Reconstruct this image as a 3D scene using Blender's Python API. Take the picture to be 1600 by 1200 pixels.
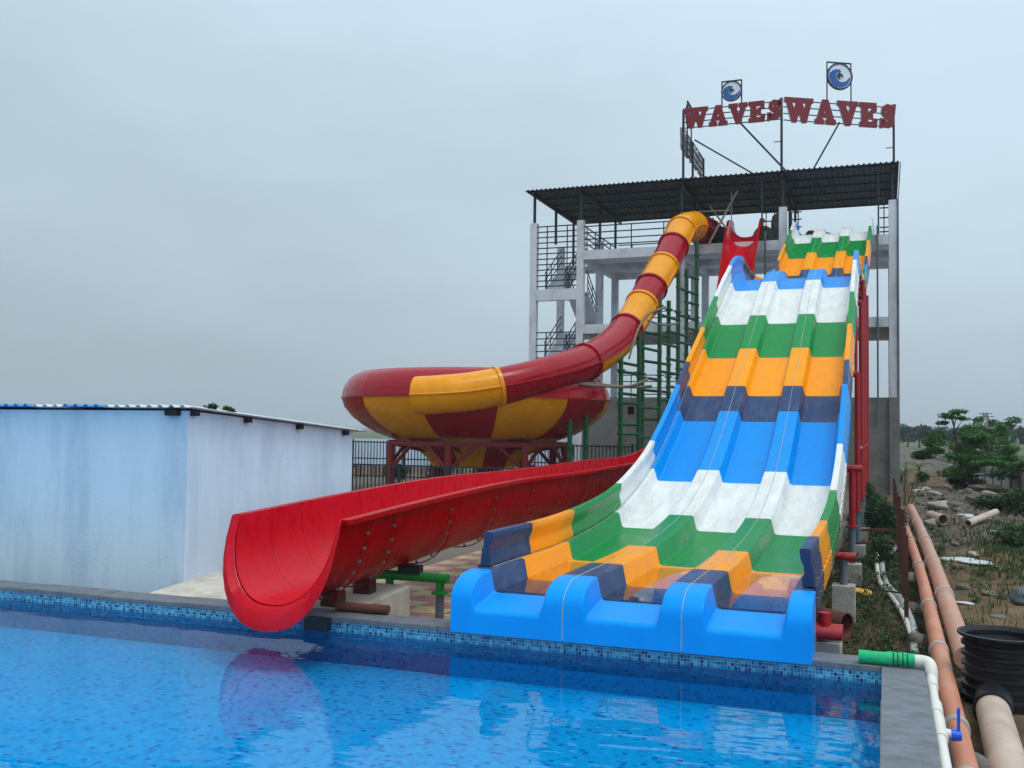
import bpy, bmesh, math, random
import numpy as np
from mathutils import Vector, Matrix
random.seed(7); rng = np.random.default_rng(7)
scene = bpy.context.scene
for o in list(bpy.data.objects): bpy.data.objects.remove(o)
COL = scene.collection
PI = math.pi

# ------------------------------------------------------------------ camera
F_PX, PITCH, ROLL, YAW = 1540.0, math.radians(2.6), math.radians(.73), math.radians(20.7)
def cam_axes():
    cy, sy, cp, sp = math.cos(YAW), math.sin(YAW), math.cos(PITCH), math.sin(PITCH)
    fwd = Vector((-sy*cp, cy*cp, sp)); right = Vector((cy, sy, 0)); up = right.cross(fwd)
    r2 = math.cos(ROLL)*right + math.sin(ROLL)*up; u2 = -math.sin(ROLL)*right + math.cos(ROLL)*up
    return r2, u2, fwd
CR, CU, CF = cam_axes()
CAM = Vector((0.014, -7.726, 1.7))
cd = bpy.data.cameras.new('camera'); cam = bpy.data.objects.new('camera', cd); COL.objects.link(cam)
cam.matrix_world = Matrix(((CR.x, CU.x, -CF.x, CAM.x), (CR.y, CU.y, -CF.y, CAM.y), (CR.z, CU.z, -CF.z, CAM.z), (0, 0, 0, 1)))
cd.sensor_width = 36; cd.lens = 36*F_PX/1600; cd.clip_start = .05; cd.clip_end = 6000
scene.camera = cam
def ray(x, y): return CR*((x-800)/F_PX) - CU*((y-600)/F_PX) + CF
def on(x, y, ax, val):
    d = ray(x, y); return CAM + d*((val-CAM[ax])/d[ax])
def dep(x, y, d): return CAM + ray(x, y)*d

# ------------------------------------------------------------------ world, sun, exposure
w = bpy.data.worlds.new('World'); scene.world = w; w.use_nodes = True
nt = w.node_tree; nt.nodes.clear()
SUN_EL, SUN_AZ = math.radians(68), math.radians(120)      # azimuth: clockwise from +Y (behind and right of the viewer)
wo = nt.nodes.new('ShaderNodeOutputWorld'); bgn = nt.nodes.new('ShaderNodeBackground')
sky = nt.nodes.new('ShaderNodeTexSky'); sky.sky_type = 'NISHITA'; sky.sun_disc = False
sky.sun_elevation = SUN_EL; sky.sun_rotation = SUN_AZ
sky.air_density = 1.0; sky.dust_density = 6.0; sky.ozone_density = 1.5
tc = nt.nodes.new('ShaderNodeTexCoord'); sep = nt.nodes.new('ShaderNodeSeparateXYZ'); nt.links.new(tc.outputs['Generated'], sep.inputs[0])
cr = nt.nodes.new('ShaderNodeValToRGB'); nt.links.new(sep.outputs['Z'], cr.inputs[0])   # overcast veil: same all round, only height matters
e = cr.color_ramp.elements
e[0].position = 0.0; e[0].color = (5.3, 6.8, 7.6, 1)
e[1].position = 1.0; e[1].color = (12.0, 13.8, 15.0, 1)
for p, c in ((.05, (5.7, 7.2, 8.1, 1)), (.15, (6.7, 8.3, 9.4, 1)), (.4, (8.2, 10.2, 11.6, 1))):
    k = e.new(p); k.color = c
ns = nt.nodes.new('ShaderNodeTexNoise'); ns.inputs['Scale'].default_value = 2.2; ns.inputs['Detail'].default_value = 5
mp = nt.nodes.new('ShaderNodeMapping'); mp.inputs['Scale'].default_value = (1, 1, 3.0); nt.links.new(tc.outputs['Generated'], mp.inputs[0]); nt.links.new(mp.outputs[0], ns.inputs['Vector'])
mr = nt.nodes.new('ShaderNodeMapRange'); mr.inputs[1].default_value = .3; mr.inputs[2].default_value = .7; mr.inputs[3].default_value = .91; mr.inputs[4].default_value = 1.08
nt.links.new(ns.outputs[0], mr.inputs[0])
sid = nt.nodes.new('ShaderNodeMapRange'); sid.inputs[1].default_value = -1; sid.inputs[2].default_value = 1; sid.inputs[3].default_value = .76; sid.inputs[4].default_value = 1.20; nt.links.new(sep.outputs['X'], sid.inputs[0])
prd = nt.nodes.new('ShaderNodeMath'); prd.operation = 'MULTIPLY'; nt.links.new(sid.outputs[0], prd.inputs[0]); nt.links.new(mr.outputs[0], prd.inputs[1])
mul = nt.nodes.new('ShaderNodeVectorMath'); mul.operation = 'SCALE'; nt.links.new(cr.outputs[0], mul.inputs[0]); nt.links.new(prd.outputs[0], mul.inputs['Scale'])
mixs = nt.nodes.new('ShaderNodeMix'); mixs.data_type = 'RGBA'; mixs.inputs['Factor'].default_value = .88
nt.links.new(sky.outputs[0], mixs.inputs['A']); nt.links.new(mul.outputs[0], mixs.inputs['B'])
bgn.inputs['Strength'].default_value = .1
nt.links.new(mixs.outputs['Result'], bgn.inputs['Color']); nt.links.new(bgn.outputs[0], wo.inputs['Surface'])
sl = bpy.data.lights.new('sun', 'SUN'); sl.energy = 1.0; sl.angle = math.radians(18); sl.color = (1, .96, .9)
so = bpy.data.objects.new('sun', sl); COL.objects.link(so)
sd = Vector((math.sin(SUN_AZ)*math.cos(SUN_EL), math.cos(SUN_AZ)*math.cos(SUN_EL), math.sin(SUN_EL)))
so.rotation_euler = sd.to_track_quat('Z', 'Y').to_euler(); so.location = (10, -20, 30)
vs = scene.view_settings; vs.view_transform = 'Standard'; vs.look = 'None'; vs.gamma = 1; vs.use_curve_mapping = False; vs.exposure = -0.12

# ------------------------------------------------------------------ helpers: meshes
class MB:
    def __init__(s): s.v = []; s.f = []; s.m = []
    def add(s, vs, fs, mi=0):
        n = len(s.v); s.v += [tuple(p) for p in vs]; s.f += [tuple(i+n for i in f) for f in fs]; s.m += [mi]*len(fs); return s
    def hexa(s, p, mi=0):   # 8 points: bottom ring 0-3, top ring 4-7
        return s.add(p, [(3,2,1,0),(4,5,6,7),(0,1,5,4),(1,2,6,5),(2,3,7,6),(3,0,4,7)], mi)
    def box(s, a, b, mi=0):
        x0,y0,z0 = a; x1,y1,z1 = b
        return s.hexa([(x0,y0,z0),(x1,y0,z0),(x1,y1,z0),(x0,y1,z0),(x0,y0,z1),(x1,y0,z1),(x1,y1,z1),(x0,y1,z1)], mi)
    def bar(s, p, q, w, h, mi=0, up=(0,0,1)):
        p = Vector(p); q = Vector(q); d = (q-p).normalized(); u = Vector(up)
        if abs(d.dot(u)) > .98: u = Vector((0,1,0))
        r = d.cross(u).normalized()*(w/2); t = r.cross(d).normalized()*(h/2)
        return s.hexa([p-r-t,p+r-t,q+r-t,q-r-t,p-r+t,p+r+t,q+r+t,q-r+t], mi)
    def tube(s, pts, r, n=10, mi=0, cap=True):
        pts = [Vector(p) for p in pts]; k = len(pts); rr = r if isinstance(r,(list,tuple)) else [r]*k
        t0 = (pts[1]-pts[0]).normalized(); u = t0.orthogonal().normalized(); vs = []
        for i in range(k):
            t = (pts[min(i+1,k-1)]-pts[max(i-1,0)]).normalized()
            u = (u-t*u.dot(t)).normalized(); b = t.cross(u)
            vs += [pts[i]+(u*math.cos(2*PI*j/n)+b*math.sin(2*PI*j/n))*rr[i] for j in range(n)]
        fs = [(i*n+j, i*n+(j+1)%n, (i+1)*n+(j+1)%n, (i+1)*n+j) for i in range(k-1) for j in range(n)]
        if cap: fs += [tuple(range(n-1,-1,-1)), tuple(range((k-1)*n, k*n))]
        return s.add(vs, fs, mi)
    def lathe(s, c, prof, n=24, a0=0, a1=2*PI, mi=0):
        full = abs(a1-a0-2*PI) < 1e-6; m = n if full else n+1; vs = []
        for r, z in prof:
            for j in range(m):
                a = a0+(a1-a0)*j/n; vs.append((c[0]+r*math.cos(a), c[1]+r*math.sin(a), c[2]+z))
        fs = [(i*m+j, i*m+(j+1)%m, (i+1)*m+(j+1)%m, (i+1)*m+j) for i in range(len(prof)-1) for j in range(n)]
        return s.add(vs, fs, mi)
    def loft(s, rows, mi=0, closed=False):
        n = len(rows[0]); vs = [p for r in rows for p in r]
        fs = [(i*n+j, i*n+(j+1)%n, (i+1)*n+(j+1)%n, (i+1)*n+j) for i in range(len(rows)-1) for j in range(n if closed else n-1)]
        return s.add(vs, fs, mi)
    def poly(s, pts, ext, mi=0):  # planar polygon swept by a vector
        n = len(pts); e = Vector(ext); vs = [Vector(p) for p in pts]+[Vector(p)+e for p in pts]
        return s.add(vs, [tuple(range(n-1,-1,-1)), tuple(range(n,2*n))]+[(i,(i+1)%n,n+(i+1)%n,n+i) for i in range(n)], mi)
WLOC = {}
def wl(o): return WLOC.get(o.name, Vector((0,0,0))) if o else Vector((0,0,0))
def mk_mesh(name, v, f, mats, mi=None, smooth=False):
    me = bpy.data.meshes.new(name); me.from_pydata([tuple(p) for p in v], [], f)
    for m in (mats if isinstance(mats,(list,tuple)) else [mats]): me.materials.append(m)
    if mi is not None and any(mi): me.polygons.foreach_set('material_index', mi)
    if smooth: me.polygons.foreach_set('use_smooth', [True]*len(me.polygons))
    me.update(); return me
def obj(name, mb, mats, parent=None, smooth=False, solid=0, bevel=0, base=False, recalc=True):
    v = np.array(mb.v, dtype=float); c = (v.min(0)+v.max(0))/2
    if base: c[2] = v[:,2].min()
    me = mk_mesh(name, v-c, mb.f, mats, mb.m, False)
    if recalc:
        bm = bmesh.new(); bm.from_mesh(me); bmesh.ops.recalc_face_normals(bm, faces=bm.faces); bm.to_mesh(me); bm.free()
    o = bpy.data.objects.new(name, me); COL.objects.link(o)
    o.location = Vector(c)-wl(parent); WLOC[o.name] = Vector(c)
    if parent: o.parent = parent
    if solid:
        md = o.modifiers.new('solid','SOLIDIFY'); md.thickness = solid; md.offset = -1
    if bevel:
        md = o.modifiers.new('bevel','BEVEL'); md.width = bevel; md.segments = 2; md.limit_method = 'ANGLE'; md.angle_limit = math.radians(40)
    if smooth:
        me.polygons.foreach_set('use_smooth', [True]*len(me.polygons))
        me.set_sharp_from_angle(angle=math.radians(smooth if smooth > 1 else 40))
        if solid:
            bm = bmesh.new(); bm.from_mesh(me)
            for ed in bm.edges:
                if ed.is_boundary: ed.smooth = False
            bm.to_mesh(me); bm.free()
    return o
def inst(name, me, loc, parent=None, rz=0, scale=1, rot=None):
    o = bpy.data.objects.new(name, me); COL.objects.link(o); o.location = Vector(loc)-wl(parent)
    o.rotation_euler = rot if rot else (0,0,rz); o.scale = (scale,)*3 if not isinstance(scale,(tuple,list)) else scale
    WLOC[o.name] = Vector(loc)
    if parent: o.parent = parent
    return o
def tag(o, label, cat, group=None):
    o['label'] = label; o['category'] = cat
    if group: o['group'] = group
    return o
def thing(name, loc, label, cat, group=None):
    o = bpy.data.objects.new(name, None); o.empty_display_size = .3; COL.objects.link(o); o.location = loc; WLOC[o.name] = Vector(loc)
    return tag(o, label, cat, group)
def struct(o): o['kind'] = 'structure'; return o
def stuff(o, label=None, cat=None):
    o['kind'] = 'stuff'
    if label: o['label'] = label; o['category'] = cat
    return o

# ------------------------------------------------------------------ helpers: materials
def srgb(r, g, b): return tuple(((c/255)/12.92 if c/255 < .04045 else ((c/255+.055)/1.055)**2.4) for c in (r,g,b))+(1,)
def nd(nt, t, **k):
    n = nt.nodes.new(t)
    for a, b in k.items(): setattr(n, a, b)
    return n
def pm(name, col, rough=.5, var=.12, scale=3.0, bump=0.0, bscale=40, metal=0, coat=0, dirt=None, dirt_amt=.5, dscale=1.5, stretch=None, spec=.5, specks=0, speck_col=None, speck_scale=16):
    """procedural surface: base colour with soft tonal variation, optional stains and fine relief"""
    m = bpy.data.materials.new(name); m.use_nodes = True; nt = m.node_tree; b = nt.nodes['Principled BSDF']; L = nt.links.new
    geo = nd(nt,'ShaderNodeNewGeometry'); vec = geo.outputs['Position']
    if stretch:
        mp = nd(nt,'ShaderNodeMapping'); mp.inputs['Scale'].default_value = stretch; L(vec, mp.inputs[0]); vec = mp.outputs[0]
    n1 = nd(nt,'ShaderNodeTexNoise'); n1.inputs['Scale'].default_value = scale; n1.inputs['Detail'].default_value = 6; n1.inputs['Roughness'].default_value = .6; L(vec, n1.inputs['Vector'])
    mr = nd(nt,'ShaderNodeMapRange'); mr.inputs[1].default_value=.3; mr.inputs[2].default_value=.7; mr.inputs[3].default_value=1-var; mr.inputs[4].default_value=1+var; L(n1.outputs[0], mr.inputs[0])
    sc = nd(nt,'ShaderNodeVectorMath', operation='SCALE'); sc.inputs[0].default_value = col[:3]; L(mr.outputs[0], sc.inputs['Scale']); cout = sc.outputs[0]
    if dirt:
        n2 = nd(nt,'ShaderNodeTexNoise'); n2.inputs['Scale'].default_value = dscale; n2.inputs['Detail'].default_value = 8; n2.inputs['Roughness'].default_value = .7; L(vec, n2.inputs['Vector'])
        m2 = nd(nt,'ShaderNodeMapRange'); m2.inputs[1].default_value=.48; m2.inputs[2].default_value=.72; m2.inputs[3].default_value=0; m2.inputs[4].default_value=dirt_amt; L(n2.outputs[0], m2.inputs[0])
        mx = nd(nt,'ShaderNodeMix', data_type='RGBA'); L(m2.outputs[0], mx.inputs['Factor']); L(cout, mx.inputs['A']); mx.inputs['B'].default_value = dirt; cout = mx.outputs['Result']
    if specks:
        n4 = nd(nt,'ShaderNodeTexNoise'); n4.inputs['Scale'].default_value = speck_scale; n4.inputs['Detail'].default_value = 8; n4.inputs['Roughness'].default_value = .75; L(geo.outputs['Position'], n4.inputs['Vector'])
        n5 = nd(nt,'ShaderNodeTexNoise'); n5.inputs['Scale'].default_value = .9; n5.inputs['Detail'].default_value = 3; L(geo.outputs['Position'], n5.inputs['Vector'])
        ad = nd(nt,'ShaderNodeMath', operation='MULTIPLY_ADD'); L(n5.outputs[0], ad.inputs[0]); ad.inputs[1].default_value = .35; L(n4.outputs[0], ad.inputs[2])
        m4 = nd(nt,'ShaderNodeMapRange'); m4.inputs[1].default_value = .80; m4.inputs[2].default_value = .90; m4.inputs[3].default_value = 0; m4.inputs[4].default_value = specks; L(ad.outputs[0], m4.inputs[0])
        mx4 = nd(nt,'ShaderNodeMix', data_type='RGBA'); L(m4.outputs[0], mx4.inputs['Factor']); L(cout, mx4.inputs['A']); mx4.inputs['B'].default_value = speck_col or srgb(84,84,84); cout = mx4.outputs['Result']
    L(cout, b.inputs['Base Color']); b.inputs['Roughness'].default_value = rough; b.inputs['Metallic'].default_value = metal; b.inputs['Coat Weight'].default_value = coat; b.inputs['Specular IOR Level'].default_value = spec
    if coat: b.inputs['Coat Roughness'].default_value = .12
    r2 = nd(nt,'ShaderNodeMapRange'); r2.inputs[1].default_value=.3; r2.inputs[2].default_value=.7; r2.inputs[3].default_value=max(.03,rough-.1); r2.inputs[4].default_value=min(1,rough+.12); L(n1.outputs[0], r2.inputs[0]); L(r2.outputs[0], b.inputs['Roughness'])
    if bump:
        n3 = nd(nt,'ShaderNodeTexNoise'); n3.inputs['Scale'].default_value = bscale; n3.inputs['Detail'].default_value = 5; L(geo.outputs['Position'], n3.inputs['Vector'])
        bp = nd(nt,'ShaderNodeBump'); bp.inputs['Strength'].default_value = bump; bp.inputs['Distance'].default_value = .02; L(n3.outputs[0], bp.inputs['Height']); L(bp.outputs[0], b.inputs['Normal'])
    return m
STR = (1.0,.25,1.0)
def frp(name, col, dirt, amt=.35, rough=.3, bump=.04, bs=9, st=(3,.6,1.2), spec=.07): return pm(name, col, rough=rough, var=.08, scale=2.5, coat=0, dirt=dirt, dirt_amt=amt, dscale=2.2, stretch=st, bump=bump, bscale=bs, spec=spec)
M = {}
M['blue'] = frp('slide_blue', srgb(0,144,228), srgb(10,150,222), .3)
M['lip_blue'] = pm('lip_blue', srgb(0,150,240), rough=.36, var=.05, spec=.12, dirt=srgb(4,156,230), dirt_amt=.3)
M['green'] = frp('slide_green', srgb(18,138,64), srgb(56,146,92), .4)
M['yellow'] = frp('slide_yellow', srgb(248,158,0), srgb(232,156,10), .4)
M['navy'] = frp('slide_navy', srgb(48,68,108), srgb(100,116,146), .5)
M['white'] = frp('slide_white', srgb(226,229,227), srgb(176,176,166), .45)
M['red'] = frp('slide_red', srgb(176,0,8), srgb(160,2,14), .5, .26, bump=.10, bs=26, st=(1,1,1), spec=.04)
M['red_in'] = frp('slide_red_worn', srgb(202,4,28), srgb(200,40,76), .45, .28, bump=.16, bs=55, st=(3,3,1.5), spec=.16)
M['tube_red'] = frp('tube_red', srgb(160,0,26), srgb(146,4,34), .4, .22, bump=0, st=(1,1,1), spec=.3)
M['tube_yellow'] = frp('tube_yellow', srgb(240,156,0), srgb(218,142,14), .5, .24, bump=0, st=(1,1,1), spec=.3)
M['seam'] = pm('sealant', srgb(176,176,166), rough=.7, var=.2, dirt=srgb(120,115,105))
M['red_steel'] = pm('red_steel', srgb(168,22,36), rough=.38, var=.12, dirt=srgb(120,30,30), dirt_amt=.4)
M['maroon_steel'] = pm('maroon_steel', srgb(140,26,30), rough=.45, var=.12, dirt=srgb(96,30,28))
M['green_steel'] = pm('green_steel', srgb(16,92,52), rough=.4, var=.12, dirt=srgb(30,70,50), dirt_amt=.4)
M['green_bright'] = pm('green_bright_steel', srgb(20,130,50), rough=.4, var=.1)
M['grey_steel'] = pm('grey_steel', srgb(96,112,124), rough=.45, var=.1, dirt=srgb(110,100,90), dirt_amt=.4)
M['bolt'] = pm('bolt_steel', srgb(130,130,130), rough=.5, metal=.5)
M['black_steel'] = pm('black_steel', srgb(30,36,46), rough=.5, var=.15)
M['rust'] = pm('rusty_steel', srgb(86,48,38), rough=.85, var=.3, scale=12, dirt=srgb(50,32,28), dirt_amt=.8, bump=.3)
M['concrete'] = pm('painted_concrete', srgb(220,224,232), rough=.85, var=.08, scale=1.5, dirt=srgb(150,150,150), dirt_amt=.75, dscale=.9, specks=.5, bump=.15, stretch=(1,1,.5))
M['raw_concrete'] = pm('raw_concrete', srgb(126,124,120), rough=.92, var=.16, scale=2, dirt=srgb(92,88,84), dirt_amt=.8, dscale=1.2, bump=.35, bscale=25)
M['pedestal'] = pm('pedestal_concrete', srgb(172,170,162), rough=.9, var=.14, scale=5, dirt=srgb(110,104,96), dirt_amt=.7, dscale=4, bump=.4, bscale=30)
M['whitewash'] = pm('whitewash', srgb(212,230,250), rough=.9, var=.05, scale=1.6, dirt=srgb(176,196,222), dirt_amt=.7, specks=.4, speck_col=srgb(120,134,150), dscale=1.3, bump=.12, bscale=30, stretch=(1.6,1.6,.35))
M['whitewash_b'] = pm('whitewash_blue', srgb(208,228,242), rough=.9, var=.05, scale=1.4, dirt=srgb(158,188,210), dirt_amt=.7, specks=.35, speck_col=srgb(120,140,156), dscale=1.1, bump=.12, bscale=30, stretch=(1.6,1.6,.35))
M['plaster'] = pm('cement_plaster', srgb(206,200,188), rough=.9, var=.14, scale=4, dirt=srgb(150,138,120), dirt_amt=.8, dscale=3, bump=.4, bscale=30)
M['yard'] = pm('yard_earth', srgb(112,104,94), rough=.95, var=.18, scale=3, dirt=srgb(80,74,66), dirt_amt=.8, dscale=1.5, bump=.4, bscale=20)
M['coping'] = pm('coping_stone', srgb(112,118,126), rough=.75, var=.22, scale=7, dirt=srgb(74,78,84), dirt_amt=.7, dscale=4, specks=.6, speck_col=srgb(60,62,64), bump=.35, bscale=35, stretch=(1,1.6,1))
M['tin_dark'] = pm('dark_roof_sheet', srgb(66,80,92), rough=.6, var=.14, dirt=srgb(48,56,62), spec=.3)
M['tin_blue'] = pm('blue_roof_sheet', srgb(64,138,200), rough=.45, var=.1)
M['tin_white'] = pm('white_roof_sheet', srgb(212,220,224), rough=.5, var=.1, dirt=srgb(150,154,156), dirt_amt=.5)
M['black_wood'] = pm('black_rafter', srgb(26,26,28), rough=.8, var=.2)
M['sign_red'] = pm('sign_red', srgb(128,16,34), rough=.45, var=.06)
M['sign_edge'] = pm('sign_edge', srgb(178,168,172), rough=.5, var=.06)
M['logo_white'] = pm('logo_white', srgb(232,240,248), rough=.5, var=.02)
M['logo_blue'] = pm('logo_blue', srgb(30,96,172), rough=.45, var=.08)
M['logo_navy'] = pm('logo_navy', srgb(24,40,84), rough=.45, var=.08)
M['sign_back'] = pm('sign_back', srgb(150,160,164), rough=.7, var=.15)
M['bamboo'] = pm('bamboo', srgb(122,114,102), rough=.8, var=.2, scale=8)
M['tarp'] = pm('olive_mat', srgb(106,104,62), rough=.85, var=.2, scale=4, bump=.4, bscale=12)
M['dark_mat'] = pm('dark_bundle', srgb(34,40,46), rough=.8, var=.2, bump=.5, bscale=10)
M['pvc_orange'] = pm('orange_pipe', srgb(196,124,92), rough=.5, var=.12, scale=3, dirt=srgb(190,158,138), dirt_amt=.7, dscale=3)
M['pvc_faded'] = pm('faded_pipe', srgb(190,138,114), rough=.55, var=.12, scale=3, dirt=srgb(186,176,166), dirt_amt=.8, dscale=2)
M['pvc_beige'] = pm('beige_pipe', srgb(196,176,160), rough=.55, var=.12, scale=3, dirt=srgb(160,130,112), dirt_amt=.6, dscale=2)
M['pvc_grey'] = pm('grey_collar', srgb(172,168,160), rough=.6, var=.12)
M['pvc_white'] = pm('white_pvc', srgb(228,226,216), rough=.4, var=.06, dirt=srgb(190,184,168), dirt_amt=.5)
M['hose'] = pm('grey_hose', srgb(172,180,178), rough=.5, var=.14, scale=6, dirt=srgb(120,122,112), dirt_amt=.6, dscale=5)
M['black_plastic'] = pm('black_plastic', srgb(22,26,34), rough=.42, var=.15, dirt=srgb(50,50,50), dirt_amt=.4)
M['blue_plastic'] = pm('blue_plastic', srgb(20,90,220), rough=.4, var=.05)
M['green_cloth'] = pm('green_cloth', srgb(26,186,120), rough=.7, var=.1, scale=14, bump=.6, bscale=22)
M['stone'] = pm('grey_stone', srgb(110,104,96), rough=.95, var=.25, scale=5, dirt=srgb(76,72,66), dirt_amt=.7, bump=.6, bscale=18)
M['pale_stone'] = pm('pale_stone', srgb(168,164,156), rough=.95, var=.2, scale=5, dirt=srgb(110,104,96), dirt_amt=.6, bump=.5, bscale=18)
M['brown_pipe'] = pm('brown_pipe', srgb(104,62,50), rough=.8, var=.2, scale=8, bump=.3)
M['plastic_scrap'] = pm('plastic_scrap', srgb(196,204,206), rough=.5, var=.2, bump=.6, bscale=14)
M['yellow_bag'] = pm('yellow_bag', srgb(214,168,50), rough=.7, var=.15, bump=.6, bscale=14)
M['grey_bag'] = pm('grey_bag', srgb(76,84,94), rough=.6, var=.2, bump=.7, bscale=12)
M['paver_red'] = pm('red_paver', srgb(168,118,116), rough=.9, var=.14, scale=9, dirt=srgb(140,124,112), dirt_amt=.7, bump=.3)
M['paver_yellow'] = pm('yellow_paver', srgb(186,172,132), rough=.9, var=.14, scale=9, dirt=srgb(150,138,116), dirt_amt=.7, bump=.3)
M['bark'] = pm('bark', srgb(84,72,60), rough=.95, var=.25, scale=10, bump=.6, bscale=30)
M['lattice'] = pm('lattice_steel', srgb(84,94,104), rough=.6)
M['pole_conc'] = pm('pole_concrete', srgb(140,142,142), rough=.9)
M['opening_dark'] = pm('painted_shade', srgb(30,30,32), rough=.9)
def leafmat(name, col, var=.35):
    m = pm(name, col, rough=.6, var=var, scale=4.0, spec=.3); nt = m.node_tree; b = nt.nodes['Principled BSDF']
    tr = nd(nt,'ShaderNodeBsdfTranslucent'); tr.inputs[0].default_value = (col[0]*1.2, col[1]*1.3, col[2]*.7, 1)
    mx = nd(nt,'ShaderNodeMixShader'); mx.inputs[0].default_value = .25; out = nt.nodes['Material Output']
    nt.links.new(b.outputs[0], mx.inputs[1]); nt.links.new(tr.outputs[0], mx.inputs[2]); nt.links.new(mx.outputs[0], out.inputs[0]); return m
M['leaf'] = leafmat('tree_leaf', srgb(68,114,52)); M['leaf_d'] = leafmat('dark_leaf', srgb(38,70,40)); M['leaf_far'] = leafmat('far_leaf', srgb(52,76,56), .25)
M['weed'] = leafmat('weed_leaf', srgb(58,80,44)); M['grass'] = leafmat('grass_blade', srgb(62,84,44)); M['palm'] = leafmat('palm_leaf', srgb(96,120,58)); M['dry'] = leafmat('dry_twig', srgb(120,104,84))

# pool mosaic: 25 mm tiles, each with its own tint, pale joints
def mosaic(name, wall, cols, size=.026, grout=srgb(150,190,205), gw=.09):
    m = bpy.data.materials.new(name); m.use_nodes = True; nt = m.node_tree; b = nt.nodes['Principled BSDF']; L = nt.links.new
    geo = nd(nt,'ShaderNodeNewGeometry'); sp = nd(nt,'ShaderNodeSeparateXYZ'); L(geo.outputs['Position'], sp.inputs[0])
    if wall:
        ad = nd(nt,'ShaderNodeMath', operation='ADD'); L(sp.outputs['X'], ad.inputs[0]); L(sp.outputs['Y'], ad.inputs[1]); u, v = ad.outputs[0], sp.outputs['Z']
    else: u, v = sp.outputs['X'], sp.outputs['Y']
    fl, fr = [], []
    for s in (u, v):
        d = nd(nt,'ShaderNodeMath', operation='DIVIDE'); L(s, d.inputs[0]); d.inputs[1].default_value = size
        f = nd(nt,'ShaderNodeMath', operation='FLOOR'); L(d.outputs[0], f.inputs[0]); fl.append(f.outputs[0])
        g = nd(nt,'ShaderNodeMath', operation='FRACT'); L(d.outputs[0], g.inputs[0])
        h = nd(nt,'ShaderNodeMath', operation='LESS_THAN'); L(g.outputs[0], h.inputs[0]); h.inputs[1].default_value = gw; fr.append(h.outputs[0])
    cx = nd(nt,'ShaderNodeCombineXYZ'); L(fl[0], cx.inputs[0]); L(fl[1], cx.inputs[1])
    wn = nd(nt,'ShaderNodeTexWhiteNoise', noise_dimensions='2D'); L(cx.outputs[0], wn.inputs['Vector'])
    rp = nd(nt,'ShaderNodeValToRGB'); rp.color_ramp.interpolation = 'CONSTANT'; L(wn.outputs['Value'], rp.inputs[0])
    el = rp.color_ramp.elements; el[0].position = 0; el[0].color = cols[0][1]; el[1].position = cols[1][0]; el[1].color = cols[1][1]
    for p, c in cols[2:]: q = el.new(p); q.color = c
    mxm = nd(nt,'ShaderNodeMath', operation='MAXIMUM'); L(fr[0], mxm.inputs[0]); L(fr[1], mxm.inputs[1])
    mx = nd(nt,'ShaderNodeMix', data_type='RGBA'); L(mxm.outputs[0], mx.inputs['Factor']); L(rp.outputs[0], mx.inputs['A']); mx.inputs['B'].default_value = grout
    L(mx.outputs['Result'], b.inputs['Base Color']); b.inputs['Roughness'].default_value = .25
    return m
M['tile_wall'] = mosaic('pool_wall_mosaic', True, [(0, srgb(36,128,168)), (.3, srgb(70,160,190)), (.55, srgb(24,104,150)), (.78, srgb(96,176,196)), (.87, srgb(20,36,110))], grout=srgb(160,200,210))
M['tile_floor'] = mosaic('pool_floor_mosaic', False, [(0, srgb(0,168,232)), (.35, srgb(0,176,238)), (.65, srgb(0,158,224)), (.86, srgb(0,142,208)), (.95, srgb(0,112,186))], size=.04, grout=srgb(0,172,232))
M['tile_deep'] = mosaic('pool_deep_mosaic', True, [(0, srgb(0,108,156)), (.35, srgb(0,116,164)), (.65, srgb(0,100,148)), (.86, srgb(0,84,134)), (.96, srgb(4,60,114))], grout=srgb(14,120,164))
# water: clear surface that mirrors by Fresnel, rippled
def water_mat(name, bump, sc, tint):
    m = bpy.data.materials.new(name); m.use_nodes = True; nt = m.node_tree; nt.nodes.clear(); L = nt.links.new
    out = nd(nt,'ShaderNodeOutputMaterial'); tr = nd(nt,'ShaderNodeBsdfTransparent'); gl = nd(nt,'ShaderNodeBsdfGlossy'); mx = nd(nt,'ShaderNodeMixShader'); fr = nd(nt,'ShaderNodeFresnel'); fr.inputs[0].default_value = 1.28
    tr.inputs[0].default_value = tint; gl.inputs['Roughness'].default_value = .015
    geo = nd(nt,'ShaderNodeNewGeometry'); mp = nd(nt,'ShaderNodeMapping'); mp.inputs['Rotation'].default_value = (0,0,-YAW); mp.inputs['Scale'].default_value = (sc*.55, sc*1.5, sc); L(geo.outputs['Position'], mp.inputs[0])
    n = nd(nt,'ShaderNodeTexNoise'); n.inputs['Scale'].default_value = 1; n.inputs['Detail'].default_value = 3; n.inputs['Roughness'].default_value = .45; L(mp.outputs[0], n.inputs['Vector'])
    bp = nd(nt,'ShaderNodeBump'); bp.inputs['Strength'].default_value = 1; bp.inputs['Distance'].default_value = bump; L(n.outputs[0], bp.inputs['Height'])
    L(bp.outputs[0], gl.inputs['Normal']); L(bp.outputs[0], fr.inputs['Normal'])
    L(fr.outputs[0], mx.inputs[0]); L(tr.outputs[0], mx.inputs[1]); L(gl.outputs[0], mx.inputs[2]); L(mx.outputs[0], out.inputs[0]); return m
M['water'] = water_mat('pool_water', .010, 1.6, (.68,.96,.99,1))
M['lane_water'] = water_mat('lane_water', .001, 3, (.94,.96,.96,1))
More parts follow.
